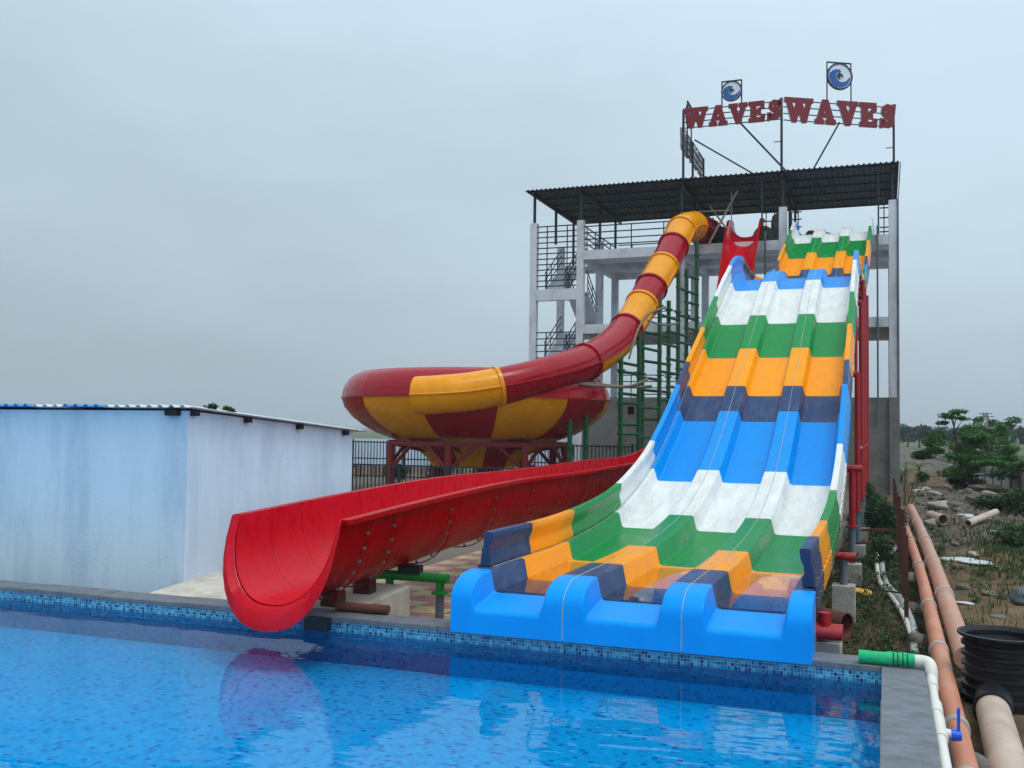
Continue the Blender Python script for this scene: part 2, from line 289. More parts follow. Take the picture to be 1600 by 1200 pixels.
# ground: dry earth with gravel, greener where weeds grow
def ground_mat():
    m = bpy.data.materials.new('dry_earth'); m.use_nodes = True; nt = m.node_tree; b = nt.nodes['Principled BSDF']; L = nt.links.new
    geo = nd(nt,'ShaderNodeNewGeometry'); P = geo.outputs['Position']
    def noise(s, d=8, r=.65):
        n = nd(nt,'ShaderNodeTexNoise'); n.inputs['Scale'].default_value = s; n.inputs['Detail'].default_value = d; n.inputs['Roughness'].default_value = r; L(P, n.inputs['Vector']); return n.outputs[0]
    r = nd(nt,'ShaderNodeValToRGB'); L(noise(1.7), r.inputs[0]); el = r.color_ramp.elements; el[0].position = .3; el[0].color = srgb(70,56,42); el[1].position = .72; el[1].color = srgb(136,114,90)
    k = el.new(.5); k.color = srgb(104,86,66)
    g = nd(nt,'ShaderNodeMapRange'); g.inputs[1].default_value = .52; g.inputs[2].default_value = .66; L(noise(.35,5), g.inputs[0])
    mx = nd(nt,'ShaderNodeMix', data_type='RGBA'); mx.inputs['B'].default_value = srgb(74,84,52)
    mm = nd(nt,'ShaderNodeMath', operation='MULTIPLY'); L(g.outputs[0], mm.inputs[0]); mm.inputs[1].default_value = .55; L(mm.outputs[0], mx.inputs['Factor']); L(r.outputs[0], mx.inputs['A'])
    # far field turns to crop green-brown
    sp = nd(nt,'ShaderNodeSeparateXYZ'); L(P, sp.inputs[0]); fm = nd(nt,'ShaderNodeMapRange'); fm.inputs[1].default_value = 60; fm.inputs[2].default_value = 75; L(sp.outputs['Y'], fm.inputs[0])
    m2 = nd(nt,'ShaderNodeMix', data_type='RGBA'); L(fm.outputs[0], m2.inputs['Factor']); L(mx.outputs['Result'], m2.inputs['A']); m2.inputs['B'].default_value = srgb(96,104,78)
    L(m2.outputs['Result'], b.inputs['Base Color']); b.inputs['Roughness'].default_value = .95; b.inputs['Specular IOR Level'].default_value = .2
    bp = nd(nt,'ShaderNodeBump'); bp.inputs['Strength'].default_value = .7; bp.inputs['Distance'].default_value = .05; L(noise(14,6), bp.inputs['Height']); L(bp.outputs[0], b.inputs['Normal'])
    return m
M['ground'] = ground_mat()

# ================================================================== THE SETTING
POOL_X0, POOL_Y0, POOL_Y1, WATER_Z, FLOOR_Z = -22.0, -14.0, .06, -.125, -.41
def hash_noise(x, y):
    return (math.sin(x*1.7+y*.6)*math.sin(y*1.3-x*.4)+.5*math.sin(x*4.1+1.3)*math.sin(y*3.7+.4)+.3*math.sin(x*9.2+y*3)*math.sin(y*8.1-x*2))
def gz(x, y):
    if x < -.65 and y < 34: return -.62
    amp = min(1, max(0, (x+.4)/.8))
    z = -.6 + .05*amp*hash_noise(x, y)
    z += .28*math.exp(-((x-2.3)/1.6)**2-((y-29)/5)**2)                       # rubble heap
    z += .25*math.exp(-((x-4.5)/1.3)**2-((y-15)/7)**2)
    if y > 55: z = -.6
    return z
xs = [-1500,-400,-120,-50,-24,POOL_X0]+list(np.linspace(-16,-1.2,8))+list(np.arange(-.66,8.01,.16))+[10,14,20,40,120,400,1500]
xs = sorted(set(round(float(x),3) for x in xs)|{0.0}); ys = [-60,POOL_Y0]+list(np.arange(-10,-1,1.0))+[-.4,POOL_Y1]+list(np.arange(.3,16,.18))+list(np.arange(16,44,.4))+list(np.arange(44,80,4))+[100,140,200,400,900,3000]
ys = sorted(set(round(float(y),3) for y in ys)); mb = MB(); NX = len(xs)
mb.v = [(x,y,gz(x,y)) for y in ys for x in xs]
for j in range(len(ys)-1):
    for i in range(NX-1):
        cx, cy = (xs[i]+xs[i+1])/2, (ys[j]+ys[j+1])/2
        if POOL_X0 < cx < 0.0 and POOL_Y0 < cy < POOL_Y1: continue
        mb.f.append((j*NX+i, j*NX+i+1, (j+1)*NX+i+1, (j+1)*NX+i)); mb.m.append(0)
g = struct(obj('ground', mb, M['ground'], smooth=60, recalc=False))
# pool shell
mb = MB().add([(POOL_X0,POOL_Y0,FLOOR_Z),(0,POOL_Y0,FLOOR_Z),(0,POOL_Y1,FLOOR_Z),(POOL_X0,POOL_Y1,FLOOR_Z)], [(0,1,2,3)])
struct(obj('pool_floor', mb, M['tile_floor'], recalc=False))
def pwall(name, a, b):
    zc = WATER_Z-.012
    struct(obj(name, MB().box(a, (b[0],b[1],zc)), M['tile_deep'])); return struct(obj('pool_tile_band', MB().box((a[0],a[1],zc), b), M['tile_wall']))
pwall('pool_wall', (POOL_X0,POOL_Y1,FLOOR_Z-.1), (0.0,POOL_Y1+.25,-.045))
pwall('pool_wall', (0.004,POOL_Y0,FLOOR_Z-.1), (.25,POOL_Y1+.25,-.045))
pwall('pool_wall', (POOL_X0-.25,POOL_Y0,FLOOR_Z-.1), (POOL_X0-.004,POOL_Y1+.25,-.045))
mb = MB().add([(POOL_X0,POOL_Y0,WATER_Z),(-.001,POOL_Y0,WATER_Z),(-.001,POOL_Y1-.001,WATER_Z),(POOL_X0,POOL_Y1-.001,WATER_Z)], [(0,1,2,3)])
struct(obj('pool_water', mb, M['water'], recalc=False))
# coping slabs: each stone by itself
cop = bpy.data.objects.new('pool_coping', None); COL.objects.link(cop); WLOC['pool_coping'] = Vector((0,0,0)); struct(cop)
def slab(a, b): obj('coping_slab', MB().box(a, b), M['coping'], cop, bevel=.006)
y = POOL_Y1-.012
yy = y+.33
for i in range(12):                                                         # along the right-hand edge
    L_ = random.uniform(.58,.64)*1.5; dz = random.uniform(-.003,.003)
    y1 = yy - L_ if i else .06-.95
    slab((-.012+random.uniform(-.003,.003), y1+.004, -.045), (.285+random.uniform(-.004,.004), yy, dz)); yy = y1
xx = -.016
while xx > -18:
    L_ = random.uniform(.85,.95); dz = random.uniform(-.003,.003)
    slab((xx-L_+.004, y+random.uniform(-.003,.003), -.045), (xx, y+.32, dz)); xx -= L_
# low retaining block behind the coping and the lower, paved ground
struct(obj('paved_ground', MB().box((-20,.40,-.66), (-.8,32.0,-.36)), M['yard']))

# pavers: zigzag blocks, red and cream, between the two slides
pav = bpy.data.objects.new('pavement', None); COL.objects.link(pav); pav.location = (-5,3,-.36); WLOC['pavement'] = Vector((-5,3,-.36)); struct(pav)
def paver_pts(s=1.0):
    a, b, z = .112*s, .055*s, .022*s
    return [(-a,-b),(-a/2,-b+z),(0,-b),(a/2,-b+z),(a,-b),(a,b),(a/2,b+z),(0,b),(-a/2,b+z),(-a,b)]
pme = []
for nm in ('paver_red','paver_yellow'):
    b_ = MB().poly([(x*.965,y*.93,0) for x,y in paver_pts()], (0,0,.04)); pme.append(mk_mesh('paver', b_.v, b_.f, M[nm]))
pl = []
for r_ in range(78):
    for c_ in range(13):
        X = -6.15+c_*.224+(r_%2)*.0; Y = .50+r_*.11
        pl.append((X, Y, 0 if ((c_//2+r_//3)%2) else 1))
vis = [p for p in pl if -5.4 < p[0] < -3.4 and 1.6 < p[1] < 6.6]
rest_p = [p for p in pl if p not in set(vis)]
vis.sort(key=lambda p: p[1]); rest_p += vis[300:]; vis = vis[:300]
for X, Y, k in vis:
    inst('paver', pme[k], (X, Y, -.358+random.uniform(-.004,.004)), pav)
for k in (0,1):
    b_ = MB()
    for X, Y, kk in rest_p:
        if kk == k: b_.poly([(X+x*.965,Y+y*.93,-.358) for x,y in paver_pts()], (0,0,.04))
    stuff(obj('paver_field', b_, M['paver_red' if k == 0 else 'paver_yellow'], pav))

# ================================================================== MULTI-LANE SLIDE
def cubic(pts):
    P = np.array(pts, float); x, z = P[:,0], P[:,1]; h = np.diff(x); d = np.diff(z)/h; m = np.zeros(len(x)); m[0], m[-1] = d[0], d[-1]
    m[1:-1] = (d[:-1]*h[1:]+d[1:]*h[:-1])/(h[:-1]+h[1:])
    def f(t):
        i = min(max(int(np.searchsorted(x, t)-1),0), len(h)-1); s = (t-x[i])/h[i]
        return float((2*s**3-3*s**2+1)*z[i]+(s**3-2*s**2+s)*h[i]*m[i]+(-2*s**3+3*s**2)*z[i+1]+(s**3-s**2)*h[i]*m[i+1])
    return f
KS = .9625                                                     # scale from the first survey to the true lip position
def kY(Y): return -7.726+(Y+7.726)*KS
def kZ(z): return 1.7+(z-1.7)*KS
zf = cubic([(kY(a), kZ(b)) for a, b in [(-1,.2),(.9,.2),(3.1,.205),(4.3,.265),(5.45,.377),(6.58,.6),(7.68,.91),(8.52,1.25),(9.82,1.876),(10.71,2.353),(12.4,3.18),(14.04,4.03),(16.19,5.07),(17.27,5.46),(18.2,5.62),(19.5,5.63),(21,5.66),(23,5.86),(25,6.32),(27,7.06),(29.2,8.03),(31.4,8.99),(32.1,9.33),(33,9.6),(34.4,9.66)]])
def drift(Y): return .2*max(0,(Y-20)/13)
X0 = [-3.405,-2.43,-1.463,-.51]
slide = thing('racing_slide', (-2.03,16,-.36), 'three-lane racing slide in blue, navy, yellow, green and white fibreglass bands', 'water slide')
SECT = [(.757,1.65,'navy'),(1.65,3.16,'yellow'),(3.16,5.45,'green'),(5.45,7.68,'white'),(7.68,9.82,'blue'),(9.82,10.71,'navy'),(10.71,12.4,'yellow'),(12.4,14.04,'green'),(14.04,16.19,'white'),(16.19,18.3,'blue'),(18.3,20.6,'navy'),(20.6,22.8,'yellow'),(22.8,24.9,'green'),(24.9,25.7,'blue'),(25.7,26.95,'navy'),(26.95,29.1,'yellow'),(29.1,31.3,'green'),(31.3,33.0,'white'),(33.0,34.2,'blue')]
SECT = [(kY(a), kY(b), c) for a, b, c in SECT]
# lane cross-section: (fraction-free x from left seam, height factor)
def lane_prof(w):
    L = [(0.003,1),(.14,1),(.155,.975),(.163,.925),(.196,.1),(.21,.03),(.24,0)]
    return L+[(w/2,-.01)]+[(w-a,b) for a,b in reversed(L)]
def path_frame(Y):
    t = Vector((0,1,(zf(Y+.02)-zf(Y-.02))/.04)).normalized(); n = Vector((0,-t.z,t.y)); return Vector((0,Y,zf(Y))), n
HD = .198
def lane_rows(i, Ys, hd=HD):
    rows = []; w_ = X0[i+1]-X0[i]
    for Y in Ys:
        p, n = path_frame(Y); rows.append([Vector((X0[i]+a+drift(Y),0,0))+p+n*(hd*b) for a,b in lane_prof(w_)])
    return rows
def yr(a, b, step=.22):
    k = max(2, int(math.ceil((b-a)/step))+1); return list(np.linspace(a, b, k))
for si, (a, b, c) in enumerate(SECT):
    for i in range(3):
        mb = MB().loft(lane_rows(i, yr(a+.002, b-.002))); o = obj('lane_section', mb, M[c], slide, smooth=38, solid=.022, recalc=False)
# blue lip sections with rounded noses
for i in range(3):
    w_ = X0[i+1]-X0[i]; prof = lane_prof(w_); cols = []
    for a, b in prof:
        b = max(0,b); zt = zf(.44)+HD*b; ry, rz = .05+.33*b, .05+.15*b; col = []
        dz = lambda Y: -(1-b)*.075*(.437-Y)/.437
        for Y in (.437,.42,.41) if b > .5 else (.437,.25,.1): col.append((Y, zt+dz(Y)))
        zt += dz(ry-.03)
        for k in range(9):
            t = k/8*PI/2; col.append((-.03+ry-ry*math.sin(t), zt-rz+rz*math.cos(t)))
        zb = col[-1][1]
        for k in (1,2): col.append((-.03-.006*k, zb+(-.015-zb)*k/2))
        cols.append([(X0[i]+a, yy_, zz_) for yy_, zz_ in col])
    obj('lip', MB().loft(cols), M['lip_blue'], slide, smooth=24, solid=.02, recalc=False)
    for e_ in ((0,) if i == 0 else ((3,) if i == 2 else ())):
        xs_ = X0[e_]; c0 = cols[0] if e_ == 0 else cols[-1]
        sgn = .004 if e_ == 0 else -.004
        pts = [(xs_+sgn, q[1], q[2]) for q in c0]+[(xs_+sgn,.437,-.015)]
        obj('lip_cheek', MB().poly(pts, (-sgn*5,0,0)), M['lip_blue'], slide)
# sealant seams between the lanes
for i in (1,2):
    pts = []
    for Y in yr(.44,32.3,.3):
        p, n = path_frame(Y); pts.append(Vector((X0[i]+drift(Y),0,0))+p+n*(HD+.001))
    zt_ = zf(.44)+HD; front = [(X0[i],-.04,0),(X0[i],-.034,zt_-.21)]+[(X0[i],-.03+.38-.38*math.sin(t),zt_-.2+.2*math.cos(t)) for t in (1.2,.9,.6,.3,.05)]
    obj('seam', MB().tube([Vector(p) for p in front]+pts, .0042, 5), M['seam'], slide)
for Xe in (X0[0]+.115,):
    pts = []
    for Y in yr(.6,31.5,.3):
        p, n = path_frame(Y); pts.append(Vector((Xe+drift(Y),0,0))+p+n*(HD+.002))
    obj('seam', MB().tube(pts, .0042, 5), M['seam'], slide)
# standing side walls on the outer lanes, one panel per band
WS = [(s[0]+.13 if k == 0 else s[0]+.35*min(1,(34-s[0])/20), None, s[2]) for k, s in enumerate(SECT)]
for k, (a, _, c) in enumerate(WS):
    b = WS[k+1][0] if k+1 < len(WS) else 32.6
    for side in (0,1):
        Xo = X0[0] if side == 0 else X0[3]; s_ = 1 if side == 0 else -1
        sec = [(.0,.01),(.10,.01),(.098,.07),(.082,.12),(.086,.17),(.112,.23),(.118,.30),(.112,.312),(.04,.314),(.03,.30),(.03,.2),(.012,.15)]
        rows = []
        for Y in yr(a+.003, b-.003):
            p, n = path_frame(Y); hh = 1.0 + (.3*math.sin(PI*(Y-15.3)/3.6) if 15.3 < Y < 18.9 else 0)
            rows.append([Vector((Xo+s_*q[0]+drift(Y),0,0))+p+n*(HD+q[1]*hh) for q in sec])
        mb = MB().loft(rows, closed=True); nn = len(sec)
        mb.f += [tuple(range(nn)), tuple(range(len(mb.v)-1, len(mb.v)-nn-1, -1))]; mb.m += [0,0]
        o = obj('side_panel', mb, M[c], slide, smooth=45)
        rows = []
        for Y in yr(a, b):
            p, n = path_frame(Y); rows.append([Vector((Xo-s_*.012+drift(Y),0,0))+p+n*(HD+.01), Vector((Xo-s_*.012+drift(Y),0,0))+p+n*.03])
        obj('skirt', MB().loft(rows), M[c], slide, solid=.012, recalc=False)
# bolts on the visible right-hand skirt
b_ = MB()
for Y in np.arange(.7,31,.36):
    p, n = path_frame(Y); q = Vector((X0[3]+.012+drift(Y),0,0))+p
    for h_ in (.1,.26): c_ = q+n*h_; b_.tube([c_, c_+Vector((.010,0,0))], .010, 6)
stuff(obj('bolts', b_, M['bolt'], slide))
for i in range(3):
    mb = MB().loft([[(X0[i]+.2,Y,zf(1.5)+.02),(X0[i+1]-.2,Y,zf(1.5)+.02)] for Y in (.46,2.55)])
    obj('standing_water', mb, M['lane_water'], slide, recalc=False)
# steel supports: red pipes on grey lower legs and concrete pedestals
def leg(X, Y, ztop, zred, zped, pr=.05):
    if zred < ztop: 
        p = obj('support_post', MB().tube([(X,Y,zred),(X,Y,ztop)], pr, 12), M['red_steel'], slide, smooth=50)
        obj('flange', MB().tube([(X,Y,zred-.012),(X,Y,zred+.012)], pr*1.9, 14), M['red_steel'], p)
    obj('support_leg', MB().tube([(X,Y,zped),(X,Y,min(zred,ztop)-.012)], pr*.95, 12), M['grey_steel'], slide, smooth=50)
    obj('pedestal', MB().box((X-.13,Y-.13,gz(X,Y)-.15), (X+.13,Y+.13,zped)), M['pedestal'], slide, bevel=.01)
for Y, zr, zp in ((.66,.33,.03),(4.6,.25,-.08),(8.0,.3,-.25),(11.2,.3,-.3),(14.6,.3,-.3),(16.6,.3,-.3),(18.6,.3,-.3),(21.2,.3,-.3),(24.2,.3,-.3),(27.5,.3,-.3)):
    for X in ((-.44,-3.45) if Y < 22 else (-.85,-3.1)):
        zt = zf(Y)+(.0 if Y < 3 else -.1)
        leg(X+drift(Y), Y, zt, zr if Y > 1 else .12, zp)
    obj('cross_beam', MB().tube([(-3.48+drift(Y),Y,zf(Y)-.14),((-.30 if Y < 9 else -.42 if Y < 22 else -.7)+drift(Y),Y,zf(Y)-.14)], .055, 12), M['red_steel'], slide, smooth=50)
for Y0_, Y1_ in ((11.2,14.6),(14.6,16.6),(16.6,18.6),(18.6,21.2)):
    for X in (-.44,-3.45):
        for k, zz in enumerate((1.4,3.2)):
            if zf(Y0_)-.4 > zz: obj('tie_bar', MB().tube([(X+drift(Y0_),Y0_,zz),(X+drift(Y1_),Y1_,zz)], .03, 8), M['red_steel'], slide)
# stringer pipe under each outer lane
for X in (-.6,-3.3):
    pts = []
    for Y in yr(.3,31.8,.5):
        p, n = path_frame(Y); pts.append(Vector((X+drift(Y),0,0))+p-n*.09)
    obj('stringer', MB().tube(pts, .045, 8), M['red_steel'], slide, smooth=50)

# ================================================================== RED BODY SLIDE
rimz = cubic([(-2,.86),(-.3,.885),(1,.945),(4,1.045),(7,1.05),(11,1.1),(15,1.16),(17,1.4),(20,2.2),(25,4.5),(29,7.1),(31,9.1),(32.2,10.15),(33.2,10.4),(34.5,10.4)])
def rx(Y): return -4.925-.28*max(0,(Y-16)/16)
red = thing('body_slide', (-4.975,2,-.36), 'glossy red open trough slide whose mouth overhangs the pool edge', 'water slide')
def usec(n=18, w=.525, dpt=.75):
    out = []
    for k in range(n+1):
        t = -1+2*k/n; a = t*PI/2; x = w*math.copysign(abs(math.sin(a))**.88,a); out.append((x, -dpt*abs(math.cos(a))**.85))
    return out
def trough_rows(Ys, sc=1.0, mouth=False):
    rows = []
    for Y in Ys:
        wq = 1+.18*max(0,min(1,(Y-28)/4)); t = Vector((0,1,(rimz(Y+.05)-rimz(Y-.05))/.1)).normalized(); n = Vector((0,-t.z,t.y))
        cut = .27*max(0,min(1,(1.0-Y)/1.2)); rows.append([Vector((rx(Y)+x*sc*wq,Y-cut*(-z/.75)**.9,rimz(Y)))+n*(z*(1+(sc-1)*.6)) for x,z in usec()])
    return rows
J = [-.2,.30,.79]+[.79+1.33*k for k in range(1,25)]
J = [j for j in J if j < 33.4]+[33.9]
for k in range(len(J)-1):
    a, b = J[k], J[k+1]
    s_ = obj('trough_section', MB().loft(trough_rows(yr(a+.002,b-.002,.3))), [M['red_in'], M['red']], red, smooth=40, solid=-.02, recalc=False); s_.modifiers['solid'].material_offset = 1; s_.modifiers['solid'].material_offset_rim = 1
    if k:
        fl = obj('flange', MB().loft([[p for p in r] for r in (trough_rows([a-.012],1.09)[0], trough_rows([a+.012],1.09)[0])]), M['red'], s_, recalc=False, solid=.012)
        bm_ = MB(); r_ = trough_rows([a-.02],1.055)[0]
        if a < 16:
            for q in (1,2,3,4,5,6,8,10,12,13,14,15,16,17): bm_.tube([r_[q]-Vector((0,.012,0)), r_[q]+Vector((0,.012,0))], .014, 6)
            stuff(obj('bolts', bm_, M['bolt'], s_))
for sgn in (-1,1):   # rolled rims
    pts = [Vector((rx(Y)+sgn*.525*(1+.18*max(0,min(1,(Y-28)/4)))+sgn*.03, Y, rimz(Y)-.03)) for Y in yr(-.2,33.8,.5)]
    rows = [[p+Vector((-.045,0,.035)),p+Vector((.045,0,.035)),p+Vector((.045,0,-.02)),p+Vector((-.045,0,-.02))] for p in pts]
    mb = MB().loft(rows, closed=True); mb.f += [(0,1,2,3),(len(mb.v)-1,len(mb.v)-2,len(mb.v)-3,len(mb.v)-4)]; mb.m += [0,0]
    obj('rim', mb, M['red'], red, bevel=.01)
i0 = trough_rows([-.2],1.0)[0]; sk = [[], [], []]
for q, (x, z) in zip(i0, usec()):                                           # flared apron: thin at the rims, deep under the floor
    dn = (-z/.75); ox = x/.525; out = Vector((ox*(.035+.05*dn), 0, -.03*dn))
    sk[0].append(q+Vector((0,-.005,0))); sk[1].append(q+out*.6+Vector((0,-.05-.03*dn,-.05*dn))); sk[2].append(q+out+Vector((0,-.055-.03*dn,-.16*dn**1.2)))
obj('mouth_apron', MB().loft(sk), M['red_in'], red, smooth=50, solid=.012, recalc=False)
obj('bracket', MB().box((-4.86,-.03,-.12),(-4.62,.045,-.012)), M['black_steel'], red)
# supports: green T near the mouth, steel saddle, green frames further back
zb = rimz(1.7)-.75
def tframe(Y, z0, ztop, mat='green_bright'):
    obj('support_beam', MB().tube([(-5.2,Y,ztop),(-4.24,Y,ztop)], .05, 12), M[mat], red, smooth=50)
    for X in (-4.92,-4.33):
        p = obj('support_post', MB().tube([(X,Y,z0+.0),(X,Y,ztop-.03)], .045, 12), M[mat], red, smooth=50)
        obj('flange', MB().tube([(X,Y,z0-.012),(X,Y,z0+.012)], .09, 12), M[mat], p)
        obj('support_leg', MB().tube([(X,Y,-.4),(X,Y,z0-.012)], .045, 12), M['grey_steel'], red, smooth=50)
    obj('saddle', MB().box((-4.8,Y-.05,ztop+.03), (-4.55,Y+.05,ztop+.12)), M['black_steel'], red)
tframe(1.72,-.02,.13); tframe(6.6,-.1,rimz(6.6)-.75-.18); tframe(12,-.1,rimz(12)-.75-.18)
for Y in (18,22,26,30):
    zz = rimz(Y)-.98
    for X in (-4.7,-5.6): obj('support_post', MB().tube([(X-.1,Y,-.4),(X-.1,Y,zz)], .05, 10), M['green_steel'], red, smooth=50)
    obj('support_beam', MB().tube([(-5.9,Y,zz),(-4.5,Y,zz)], .05, 10), M['green_steel'], red, smooth=50)
obj('saddle', MB().box((-4.98,.44,-.01), (-4.8,.6,.14)), M['rust'], red)
obj('saddle', MB().box((-4.98,1.05,.03), (-4.8,1.2,.17)), M['rust'], red)
# concrete plinth under the mouth
pts = [(-7.0,.39),(-4.6,.39),(-4.62,1.62),(-7.0,1.62)]
mb = MB().hexa([(-6.95,.385,-.4),(-4.6,.385,-.4),(-4.62,1.62,-.4),(-7.05,1.62,-.4),(-6.95,.385,.0),(-4.6,.385,.0),(-4.62,1.62,.055),(-7.05,1.62,.055)])
tag(obj('concrete_plinth', mb, M['plaster'], bevel=.02), 'low rough cement plinth beside the coping under the red slide mouth', 'plinth')
tag(obj('timber_block', MB().tube([(-4.72,.3,.045),(-4.2,.33,.045)], .042, 10), M['brown_pipe'], smooth=50), 'short brown round log lying on the coping beside the red mouth', 'log')

# ================================================================== TOWER BUILDING
YF, YB = 32.0, 38.0
tower = thing('slide_tower', (-6.9,35,-.6), 'four-level grey concrete tower with open floors, stairs and flat sheet roof', 'tower')
CXs = [-14.1,-12.0,-7.7,-3.69,.35]
def column(X, Y, z1, s=.15): obj('column', MB().box((X-s,Y-s,-.65), (X+s,Y+s,z1)), M['concrete'], tower, bevel=.012)
for X in CXs:
    if X != -7.7: column(X, YF+.15, 10.57)
    else: column(X, YF+.15, 9.2)
for X in CXs[1:]:
    column(X, YF+3.1, 10.2 if X < -10 else 9.2); column(X, YB-.15, 9.75 if X < -10 else 9.2)
column(CXs[0], YF+3.9, 10.2)
for zt, zb_ in ((9.27,8.88),(6.12,5.74)):
    for k in range(1,4):
        for Y in (YF+.15, YF+3.1, YB-.15):
            obj('beam', MB().box((CXs[k]+.15,Y-.13,zb_), (CXs[k+1]-.15,Y+.13,zt)), M['concrete'], tower)
    for X in CXs[1:]:
        for Ya, Yb in ((YF+.3,YF+2.95),(YF+3.25,YB-.3)):
            obj('beam', MB().box((X-.12,Ya,zb_), (X+.12,Yb,zt-.003)), M['concrete'], tower)
    obj('floor_slab', MB().box((CXs[1]+.1,YF+.2,zt-.13), (CXs[4]-.1,YB-.2,zt+.004)), M['concrete'], tower)
# ground floor wall with a small window opening
wz = 3.06
for a, b in (((-11.85,YF+.05,-.65),(-9.9,YF+.25,wz)),((-9.9,YF+.05,-.65),(-9.62,YF+.25,2.35)),((-9.9,YF+.05,2.68),(-9.62,YF+.25,wz)),((-9.62,YF+.05,-.65),(.2,YF+.25,wz))):
    obj('wall', MB().box(a,b), M['raw_concrete'], tower)
obj('wall', MB().box((.2,YF-.12,-.65),(.54,YF+.02,wz)), M['raw_concrete'], tower)
obj('wall', MB().box((.36,YF+.3,-.65),(.54,YB,wz)), M['raw_concrete'], tower)
obj('opening_shade', MB().box((-9.9,YF+.2,2.35),(-9.62,YF+.24,2.68)), M['opening_dark'], tower)  # dark panel filling the opening, its colour stands in for the shade inside
# stair bay: landings at the front, flights running back
for zl in (1.5,4.62,7.7):
    obj('landing', MB().box((CXs[0]-.1,YF+.35,zl-.15),(CXs[1]-.2,YF+1.4,zl)), M['concrete'], tower)
    obj('beam', MB().box((CXs[0]+.15,YF+.02,zl-.5),(CXs[1]-.15,YF+.3,zl-.02)), M['concrete'], tower)
def flight(X, Ya, za, Yb, zb2, n=9):
    mb = MB(); wq = .95
    for k in range(n):
        y0 = Ya+(Yb-Ya)*k/n; y1 = Ya+(Yb-Ya)*(k+1)/n; z = za+(zb2-za)*(k+1)/n
        mb.box((X,min(y0,y1),z-.17),(X+wq,max(y0,y1),z))
    f_ = obj('stair_flight', mb, M['concrete'], tower)
    mb = MB().hexa([(X+.05,Ya,za-.22),(X+wq-.05,Ya,za-.22),(X+wq-.05,Yb,zb2-.22),(X+.05,Yb,zb2-.22),(X+.05,Ya,za-.08),(X+wq-.05,Ya,za-.08),(X+wq-.05,Yb,zb2-.08),(X+.05,Yb,zb2-.08)])
    obj('waist_slab', mb, M['concrete'], f_)
    for xr in (X+.03,X+wq-.03):
        for h_ in (.3,.6,.9): obj('handrail', MB().bar((xr,Ya,za+h_),(xr,Yb,zb2+h_),.035,.035), M['black_steel'], f_)
        for t in (.03,.35,.68,.97):
            yq, zq = Ya+(Yb-Ya)*t, za+(zb2-za)*t
            obj('baluster', MB().bar((xr,yq,zq),(xr,yq,zq+.9),.03,.03), M['black_steel'], f_)
for zA, zM, zB in ((-.5,1.5,3.06),(3.06,4.62,6.12),(6.12,7.7,9.27)):
    flight(-13.0,YF+3.9,zA,YF+1.4,zM); flight(-14.05,YF+1.4,zM,YF+3.9,zB)
for zt in (3.06,6.12,9.27):
    obj('landing', MB().box((CXs[0]+.15,YF+3.9,zt-.15),(CXs[1]-.1,YF+5.2,zt)), M['concrete'], tower)
def railing(p, q, zs, mat='black_steel', posts=0, zb3=None):
    for z in zs: obj('rail', MB().bar((p[0],p[1],z),(q[0],q[1],z),.04,.045), M[mat], tower)
    for k in range(posts):
        t = (k+.5)/posts; x_, y_ = p[0]+(q[0]-p[0])*t, p[1]+(q[1]-p[1])*t
        obj('rail_post', MB().bar((x_,y_,zb3 if zb3 else zs[0]),(x_,y_,zs[-1]+.02),.04,.04), M[mat], tower)
railing((-13.95,YF+.1),(-12.15,YF+.1), [7.82+.235*k for k in range(12)], posts=2, zb3=7.7)
railing((-13.95,YF+.1),(-12.15,YF+.1), [4.75+.27*k for k in range(5)], posts=2, zb3=4.62)
railing((-11.85,YB-.2),(-5.0,YB-.2), [9.48+.26*k for k in range(5)], posts=5, zb3=9.27)
railing((-11.85,YF+.1),(-6.4,YF+.1), [9.5,9.75,10.03,10.3], posts=4, zb3=9.27)
railing((-12.0,YF+.4),(-12.0,YB-.4), [9.48+.24*k for k in range(5)], posts=4, zb3=9.27)
railing((-4.5,YF+.1),(-3.85,YF+.1), [9.45,9.72,10.05,10.4], posts=2, zb3=9.27)
railing((-3.5,YF+.3),(-3.0,YF+.3), [9.5,9.8,10.1,10.4], posts=2, zb3=9.27)
railing((-.12,YF+.1),(.2,YF+.1), [9.38,9.55,9.92,10.3,10.68], posts=1, zb3=9.27)
obj('rail_post', MB().bar((-.16,YF+.1,9.27),(-.16,YF+.1,11.8),.06,.06), M['black_steel'], tower)
obj('rail_post', MB().bar((-4.5,YF+.1,9.27),(-4.5,YF+.1,11.8),.06,.06), M['black_steel'], tower)
railing((-11.8,YB-.2),(-8,YB-.2), [6.4+.3*k for k in range(4)], posts=3, zb3=6.12)
railing((-11.8,YB-.2),(-8,YB-.2), [3.4+.3*k for k in range(4)], posts=3, zb3=3.06)
# roof: steel posts, rafters, purlins, ribbed sheet
ZR = 11.93
for X in CXs:
    for Y, z0 in ((YF+.15, 10.57 if X != -7.7 else 9.2),(YF+3.1, 10.2 if X < -10 else 9.2),(YB-.15, 9.75 if X < -10 else 9.2)):
        if X == CXs[0] and Y == YB-.15: z0 = 9.2
        obj('roof_post', MB().bar((X,Y,z0),(X,Y,ZR-.12),.1,.1), M['black_steel'], tower)
    obj('rafter', MB().bar((X,YF-.15,ZR-.12),(X,YB+.9,ZR-.12),.08,.12), M['black_steel'], tower)
for k in range(6):
    Y = YF-.02+k*1.36
    obj('purlin', MB().bar((CXs[0]-.25,Y,ZR-.03),(CXs[4]+.2,Y,ZR-.03),.07,.06), M['black_steel'], tower)
rows = []; xa, xb = CXs[0]-.32, CXs[4]+.28; nr = int((xb-xa)/.2); prof = []
for k in range(nr+1):
    for dx, dz in ((0,0),(.10,0),(.13,.045),(.17,.045)): prof.append((xa+k*.2+dx, dz))
prof = [p for p in prof if p[0] <= xb]
